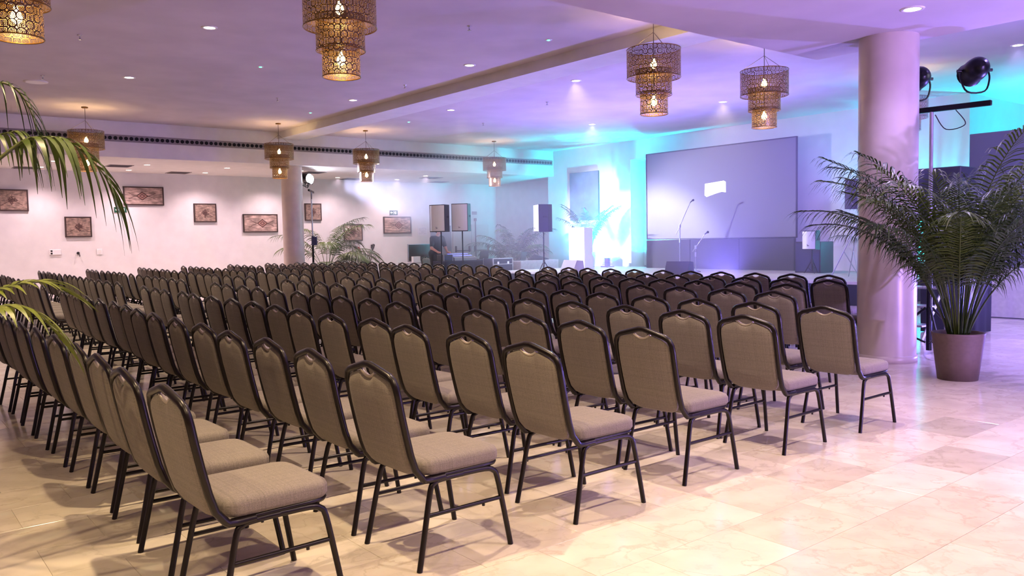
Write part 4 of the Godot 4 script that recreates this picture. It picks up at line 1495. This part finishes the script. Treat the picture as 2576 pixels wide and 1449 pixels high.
# ------------------------------------------------------------------ stage light stands
func par_can(t: Node3D, at: Vector3, towards: Vector3, col: Color, energy: float, lit: bool, angle := 22.0):
	var d := towards.normalized()
	var b := Basis.looking_at(d, Vector3.UP)
	var holder := Node3D.new()
	holder.name = "par_lamp"
	t.add_child(holder, true)
	holder.transform = Transform3D(b, at)
	var st := mb()
	var rings := []
	for q in [[-0.02, 0.135], [0.0, 0.125], [0.16, 0.125], [0.24, 0.115], [0.31, 0.075], [0.33, 0.03]]:
		rings.append(ring(Vector3(0, 0, q[0]), Vector3(0, 0, 1), q[1], 20))
	loft(st, rings, false, true)
	part("can", st, mats.black_metal, holder)
	st = mb(); loft(st, [ring(Vector3(0, 0, 0.0), Vector3(0, 0, 1), 0.121, 20), ring(Vector3(0, 0, -0.018), Vector3(0, 0, 1), 0.118, 20)])
	part("lens", st, mats.par_glow if lit else mats.tv_black, holder)
	st = mb()
	tube(st, curve([Vector3(0.14, 0, 0.12), Vector3(0.15, -0.10, 0.12), Vector3(0.09, -0.24, 0.12), Vector3(-0.09, -0.24, 0.12), Vector3(-0.15, -0.10, 0.12), Vector3(-0.14, 0, 0.12)], 4), 0.01, 6)
	part("yoke", st, mats.black_metal, holder)
	for s in [-1.0, 1.0]:
		st = mb(); tube(st, [Vector3(s * 0.12, 0, 0.12), Vector3(s * 0.185, 0, 0.12)], 0.018, 8)
		part("knob", st, mats.black_metal, holder)
	if lit: spot(holder, "lamp", Vector3(0, 0, -0.04), t.global_transform.basis * d, col, energy, angle, 0.1, 0.6)

func light_stand(label: String, at: Vector3, turn: float, h: float, cans: Array, spread: float):
	var t := thing("light_stand", label, "light stand", at, turn, "stage light stands")
	var st := mb(); tube(st, [Vector3(0, 0.05, 0), Vector3(0, h * 0.55, 0)], 0.032, 12)
	part("lower_pole", st, mats.black_metal, t)
	st = mb(); tube(st, [Vector3(0, h * 0.5, 0), Vector3(0, h, 0)], 0.022, 12)
	part("upper_pole", st, mats.aluminium, t)
	st = mb(); box(st, Vector3(0.05, h * 0.5, 0), Vector3(0.16, 0.26, 0.14), 0.02)
	part("winch", st, mats.panel_blue, t)
	st = mb(); box(st, Vector3(0, h, 0), Vector3(0.05, 0.06, 1.25), 0.006)
	part("cross_bar", st, mats.black_metal, t)
	for k in 3:
		var a := TAU * k / 3 + 0.5
		st = mb(); tube(st, [Vector3(cos(a) * 0.04, 0.55, sin(a) * 0.04), Vector3(cos(a) * spread, 0.02, sin(a) * spread)], 0.016, 8)
		part("leg", st, mats.black_metal, t)
		st = mb(); tube(st, [Vector3(cos(a) * 0.04, 0.14, sin(a) * 0.04), Vector3(cos(a) * spread * 0.55, 0.27, sin(a) * spread * 0.55)], 0.012, 8)
		part("brace", st, mats.black_metal, t)
	st = mb(); tube(st, curve([Vector3(0.03, h - 0.03, 0.25), Vector3(0.04, h - 0.20, 0.35), Vector3(0.03, h - 0.24, 0.15), Vector3(0.03, h - 0.06, 0.03)], 6), 0.006, 6)
	part("cable", st, mats.cable, t)
	for c in cans:
		var aim: Vector3 = t.global_transform.basis.inverse() * (c[1] - (t.global_transform * c[0]))
		par_can(t, c[0], aim, c[2], c[3], true, c[4])
	return t

func build_light_stands():
	light_stand("tall stand with four lit stage lamps beside the far round column", Vector3(10.98, 0, -23.3), -0.55, 3.0, [
		[Vector3(0, 3.36, -0.5), Vector3(19.9, 1.8, -19.7), STAGEWHITE, E_PAR, 14.0],
		[Vector3(0, 3.36, -0.17), Vector3(18.5, 1.4, -14.5), STAGEWHITE, E_PAR * 0.5, 20.0],
		[Vector3(0, 3.36, 0.17), Vector3(18.0, 1.2, -18.3), STAGEWHITE, E_PAR, 14.0],
		[Vector3(0, 3.36, 0.5), Vector3(16.0, 0.8, -10.0), STAGEWHITE, E_PAR * 0.5, 20.0]], 0.75)
	light_stand("tall black stand with two round stage lamps behind the large palm", Vector3(9.88, 0, -4.47), 0.1, 2.86, [
		[Vector3(0, 3.20, -0.22), Vector3(19.0, 1.2, -15.0), VIOLET, E_PAR * 0.22, 20.0],
		[Vector3(0, 3.20, 0.40), Vector3(18.5, 1.0, -12.6), VIOLET, E_PAR * 0.22, 17.0]], 0.66)

# ------------------------------------------------------------------ right of the column
func build_side_things():
	draped_table("tall table hung with black cloth behind the large palm", Vector3(12.3, 0, -5.2), 0.62, 0.86, 0.74, mats.black_cloth, 11)
	var t := thing("black_cabinet", "black loudspeaker cabinet standing on the black-draped table", "loudspeaker", Vector3(12.45, 0.86, -5.25), 0.0, "stacked black cabinets")
	var st := mb(); box(st, Vector3(0, 0.37, 0), Vector3(0.5, 0.74, 0.68), 0.012)
	part("cabinet", st, mats.black_plastic, t)
	st = mb(); box(st, Vector3(-0.254, 0.37, 0), Vector3(0.01, 0.68, 0.62), 0.003)
	part("grille", st, mats.black_cloth, t)
	t = thing("black_cabinet", "upper black loudspeaker cabinet stacked on top of another", "loudspeaker", Vector3(12.45, 1.60, -5.42), 0.0, "stacked black cabinets")
	st = mb(); box(st, Vector3(0, 0.38, 0), Vector3(0.5, 0.76, 0.62), 0.012)
	part("cabinet", st, mats.black_plastic, t)
	st = mb(); box(st, Vector3(-0.254, 0.38, 0), Vector3(0.01, 0.70, 0.56), 0.003)
	part("grille", st, mats.black_cloth, t)
	draped_table("long table under a pale cloth beside the stage, behind the palms", Vector3(15.1, 0, -5.0), 0.7, 0.80, 1.75, mats.white_cloth, 21)
	# dark backdrop panel beyond the palms
	t = thing("backdrop_panel", "tall dark blue backdrop panel standing behind the pale-clothed table", "backdrop", Vector3(17.6, 0, -5.9))
	st = mb(); box(st, Vector3(0, 1.72, 0), Vector3(0.06, 3.3, 2.6), 0.008)
	part("cloth_panel", st, mats.panel_blue, t)
	for z in [-1.2, 1.2]:
		st = mb(); box(st, Vector3(0.05, 0.035, z), Vector3(0.6, 0.07, 0.06), 0.006)
		part("foot", st, mats.black_metal, t)
	# folding steps up to the stage
	t = thing("stage_steps", "pale metal steps seen between the column and the light stand", "steps", Vector3(11.0, 0, -5.35))
	for k in 3:
		st = mb(); box(st, Vector3(0.10 + k * 0.22, 0.20 + k * 0.24, 0), Vector3(0.26, 0.03, 0.6), 0.006)
		part("tread", st, mats.aluminium, t)
	for z in [-0.3, 0.3]:
		st = mb(); tube(st, [Vector3(-0.04, 0.0, z), Vector3(0.62, 0.76, z)], 0.018, 8)
		part("side_rail", st, mats.aluminium, t)
		st = mb(); tube(st, [Vector3(0.62, 0.76, z), Vector3(0.66, 0.0, z)], 0.018, 8)
		part("back_leg", st, mats.aluminium, t)

# ------------------------------------------------------------------ the person at the sound desk
func field_mesh(bones: Array, cell: float, blend: float, m: Material) -> ArrayMesh:
	# surface nets over smoothly joined tapered capsules: each bone is [a, b, radius a, radius b]
	var lo := Vector3(1e9, 1e9, 1e9)
	var hi := -lo
	for b in bones:
		for e in [[b[0], b[2]], [b[1], b[3]]]:
			var rr: float = e[1] + blend + cell * 2
			lo = lo.min(e[0] - Vector3(rr, rr, rr)); hi = hi.max(e[0] + Vector3(rr, rr, rr))
	var nx := int((hi.x - lo.x) / cell) + 2
	var ny := int((hi.y - lo.y) / cell) + 2
	var nz := int((hi.z - lo.z) / cell) + 2
	var fld := PackedFloat32Array()
	fld.resize(nx * ny * nz)
	fld.fill(1.0)
	for b in bones:
		var a: Vector3 = b[0]
		var ab: Vector3 = b[1] - b[0]
		var l2 := maxf(ab.length_squared(), 1e-9)
		var big: float = maxf(b[2], b[3]) + blend + cell * 2
		var p0: Vector3 = (b[0].min(b[1]) - Vector3(big, big, big) - lo) / cell
		var p1: Vector3 = (b[0].max(b[1]) + Vector3(big, big, big) - lo) / cell
		for z in range(maxi(0, int(p0.z)), mini(nz, int(p1.z) + 2)):
			for y in range(maxi(0, int(p0.y)), mini(ny, int(p1.y) + 2)):
				for x in range(maxi(0, int(p0.x)), mini(nx, int(p1.x) + 2)):
					var p := lo + Vector3(x, y, z) * cell
					var t := clampf((p - a).dot(ab) / l2, 0.0, 1.0)
					var d := p.distance_to(a + ab * t) - lerpf(b[2], b[3], t)
					var i := (z * ny + y) * nx + x
					var o := fld[i]
					var h := maxf(blend - absf(d - o), 0.0) / maxf(blend, 1e-6)
					fld[i] = minf(d, o) - h * h * blend * 0.25
	var vid := {}
	var verts := []
	var st := mb()
	var corner := [0, 1, nx, nx + 1, nx * ny, nx * ny + 1, nx * ny + nx, nx * ny + nx + 1]
	for z in nz - 1:
		for y in ny - 1:
			for x in nx - 1:
				var i := (z * ny + y) * nx + x
				var neg := 0
				for c in corner:
					if fld[i + c] < 0.0: neg += 1
				if neg == 0 or neg == 8: continue
				var s := Vector3.ZERO
				var n := 0
				for e in [[0, 1], [2, 3], [4, 5], [6, 7], [0, 2], [1, 3], [4, 6], [5, 7], [0, 4], [1, 5], [2, 6], [3, 7]]:
					var f0 := fld[i + corner[e[0]]]
					var f1 := fld[i + corner[e[1]]]
					if (f0 < 0.0) == (f1 < 0.0): continue
					var k := f0 / (f0 - f1)
					var c0 := Vector3(e[0] & 1, (e[0] >> 1) & 1, e[0] >> 2)
					var c1 := Vector3(e[1] & 1, (e[1] >> 1) & 1, e[1] >> 2)
					s += c0.lerp(c1, k)
					n += 1
				vid[i] = verts.size()
				verts.append(lo + (Vector3(x, y, z) + s / n) * cell)
	var step := [1, nx, nx * ny]
	st.set_smooth_group(0)
	for i in vid:
		for ax in 3:
			var f0 := fld[i]
			var f1 := fld[i + step[ax]]
			if (f0 < 0.0) == (f1 < 0.0): continue
			var u: int = step[(ax + 1) % 3]
			var v: int = step[(ax + 2) % 3]
			if not (vid.has(i - u) and vid.has(i - v) and vid.has(i - u - v)): continue
			var a: Vector3 = verts[vid[i]]
			var b: Vector3 = verts[vid[i - u]]
			var c: Vector3 = verts[vid[i - u - v]]
			var d: Vector3 = verts[vid[i - v]]
			if f0 < 0.0:
				tri(st, a, c, b); tri(st, a, d, c)
			else:
				tri(st, a, b, c); tri(st, a, c, d)
	return done(st, m)

func fat(bones: Array, by: float) -> Array:
	var out := []
	for b in bones: out.append([b[0], b[1], b[2] + by, b[3] + by])
	return out

func build_person():
	# stands behind the desk, leaning over it, both hands on the console
	var t := thing("person", "person in a black T-shirt leaning over the sound desk", "person", Vector3(14.72, 0, -22.2), 0.0)
	t.scale = Vector3(1.05, 1.05, 1.05)
	var hip := Vector3(0, 0.98, -0.06)
	var chest := Vector3(0, 1.36, 0.05)
	var neck := Vector3(0, 1.53, 0.11)
	var head := Vector3(0, 1.66, 0.17)
	var torso := [[hip + Vector3(-0.09, 0, 0), hip + Vector3(0.09, 0, 0), 0.12, 0.12], [hip, chest, 0.135, 0.15], [chest + Vector3(-0.09, 0, 0), chest + Vector3(0.09, 0, 0), 0.13, 0.13], [chest + Vector3(-0.16, 0.09, 0.02), chest + Vector3(0.16, 0.09, 0.02), 0.065, 0.065]]
	var upper := []
	var lower := []
	var legs := []
	var thigh := []
	var hands := []
	for s in [-1.0, 1.0]:
		var sh := Vector3(s * 0.19, 1.44, 0.07)
		var el := Vector3(s * 0.25, 1.15, 0.13)
		var wr := Vector3(s * 0.17, 1.02, 0.36)
		upper.append([sh, el, 0.055, 0.044])
		lower.append([el, wr, 0.043, 0.028])
		var palm_end := wr + Vector3(-s * 0.015, -0.012, 0.085)
		hands.append([wr, palm_end, 0.027, 0.026])
		hands.append([wr + Vector3(s * 0.018, 0, 0.03), palm_end + Vector3(s * 0.022, 0, 0), 0.018, 0.017])
		for f in 4:
			var o := (f - 1.5) * 0.021
			var l: float = [0.066, 0.078, 0.074, 0.056][f]
			var k0 := palm_end + Vector3(o, 0.0, 0.012)
			var k1 := k0 + Vector3(o * 0.12, 0.006, l * 0.55)
			hands.append([k0, k1, 0.0095, 0.009])
			hands.append([k1, k1 + Vector3(0, -0.022, l * 0.45), 0.009, 0.008])
		var th0 := wr + Vector3(-s * 0.028, -0.006, 0.03)
		hands.append([th0, th0 + Vector3(-s * 0.028, -0.004, 0.035), 0.012, 0.0105])
		hands.append([th0 + Vector3(-s * 0.028, -0.004, 0.035), th0 + Vector3(-s * 0.032, -0.012, 0.065), 0.0105, 0.009])
		var hp := Vector3(s * 0.095, 0.94, -0.06)
		var kn := Vector3(s * 0.11, 0.51, -0.02)
		var an := Vector3(s * 0.12, 0.09, -0.07)
		thigh.append([hp, kn, 0.088, 0.058])
		legs.append([kn, an, 0.056, 0.038])
	var neckb := [[neck - Vector3(0, 0.04, 0.03), head, 0.056, 0.052]]
	var skull := [[head + Vector3(0, 0.045, -0.015), head + Vector3(0, 0.03, 0.02), 0.088, 0.083], [head + Vector3(0, -0.03, 0.03), head + Vector3(0, -0.062, 0.055), 0.06, 0.042]]
	var face_ := [[head + Vector3(0, 0.028, 0.098), head + Vector3(0, -0.01, 0.118), 0.010, 0.014], [head + Vector3(-0.022, -0.045, 0.088), head + Vector3(0.022, -0.045, 0.088), 0.009, 0.009]]
	for s in [-1.0, 1.0]: face_.append([head + Vector3(s * 0.088, 0.02, 0.0), head + Vector3(s * 0.094, -0.02, 0.004), 0.016, 0.012])
	var feet := []
	for s in [-1.0, 1.0]: feet.append([Vector3(s * 0.12, 0.05, -0.09), Vector3(s * 0.14, 0.035, 0.10), 0.042, 0.034])
	inst("body", field_mesh(torso + upper + lower + hands + thigh + legs + neckb + skull + face_ + feet, 0.0125, 0.03, mats.skin), t)
	var sleeves := []
	for b in upper: sleeves.append([b[0], b[0].lerp(b[1], 0.72), b[2] + 0.016, b[3] + 0.022])
	inst("t_shirt", field_mesh(fat(torso, 0.014) + sleeves, 0.016, 0.03, mats.shirt_black), t)
	inst("trousers", field_mesh(fat(thigh, 0.014) + fat(legs, 0.016) + [[hip + Vector3(-0.09, -0.03, 0), hip + Vector3(0.09, -0.03, 0), 0.128, 0.128]], 0.016, 0.03, mats.trousers), t)
	inst("hair", field_mesh([[head + Vector3(0, 0.065, -0.035), head + Vector3(0, 0.075, 0.02), 0.088, 0.072], [head + Vector3(-0.03, 0.0, -0.05), head + Vector3(0.03, 0.0, -0.05), 0.062, 0.062]], 0.012, 0.03, mats.hair), t)
	for f in feet:
		inst("shoe", field_mesh([[f[0], f[1], 0.052, 0.043]], 0.012, 0.01, mats.shoe), t)
	for s in [-1.0, 1.0]:
		var st := mb(); lathe(st, [Vector2(0.002, -0.008), Vector2(0.009, 0.0), Vector2(0.002, 0.008)], 10)
		part("eye", st, mats.tv_black, t).position = head + Vector3(s * 0.032, 0.022, 0.097)

# ------------------------------------------------------------------ all together
func build_haze():
	# thin haze added to give a veil of light over the stage half
	var v := FogVolume.new()
	v.name = "veil_haze"
	add_child(v)
	v.position = Vector3(16.24, 2.25, -11.8)
	v.rotation.y = deg_to_rad(-4.46)
	v.size = Vector3(10.0, 4.75, 32.5)
	var fm := FogMaterial.new()
	fm.density = HAZE
	fm.albedo = Color(0.95, 0.95, 1.0)
	v.material = fm
	tag(v, "thin added haze giving a veil of light around the stage", "haze", "", "stuff")

func _ready():
	setup_view()
	marbles = [marble(101, Color(1.0, 0.985, 0.965), Color(0.66, 0.64, 0.61)), marble(202, Color(1.0, 0.98, 0.955), Color(0.68, 0.65, 0.60)), marble(303, Color(0.99, 0.975, 0.955), Color(0.64, 0.62, 0.60))]
	make_materials()
	build_room()
	build_ceiling_lights()
	build_light_stands()
	build_stage()
	build_chandeliers()
	build_vent_strip()
	build_chairs()
	build_palms()
	build_sound_desk()
	build_person()
	build_side_things()
	build_pictures()
	build_wall_fittings()
	build_haze()
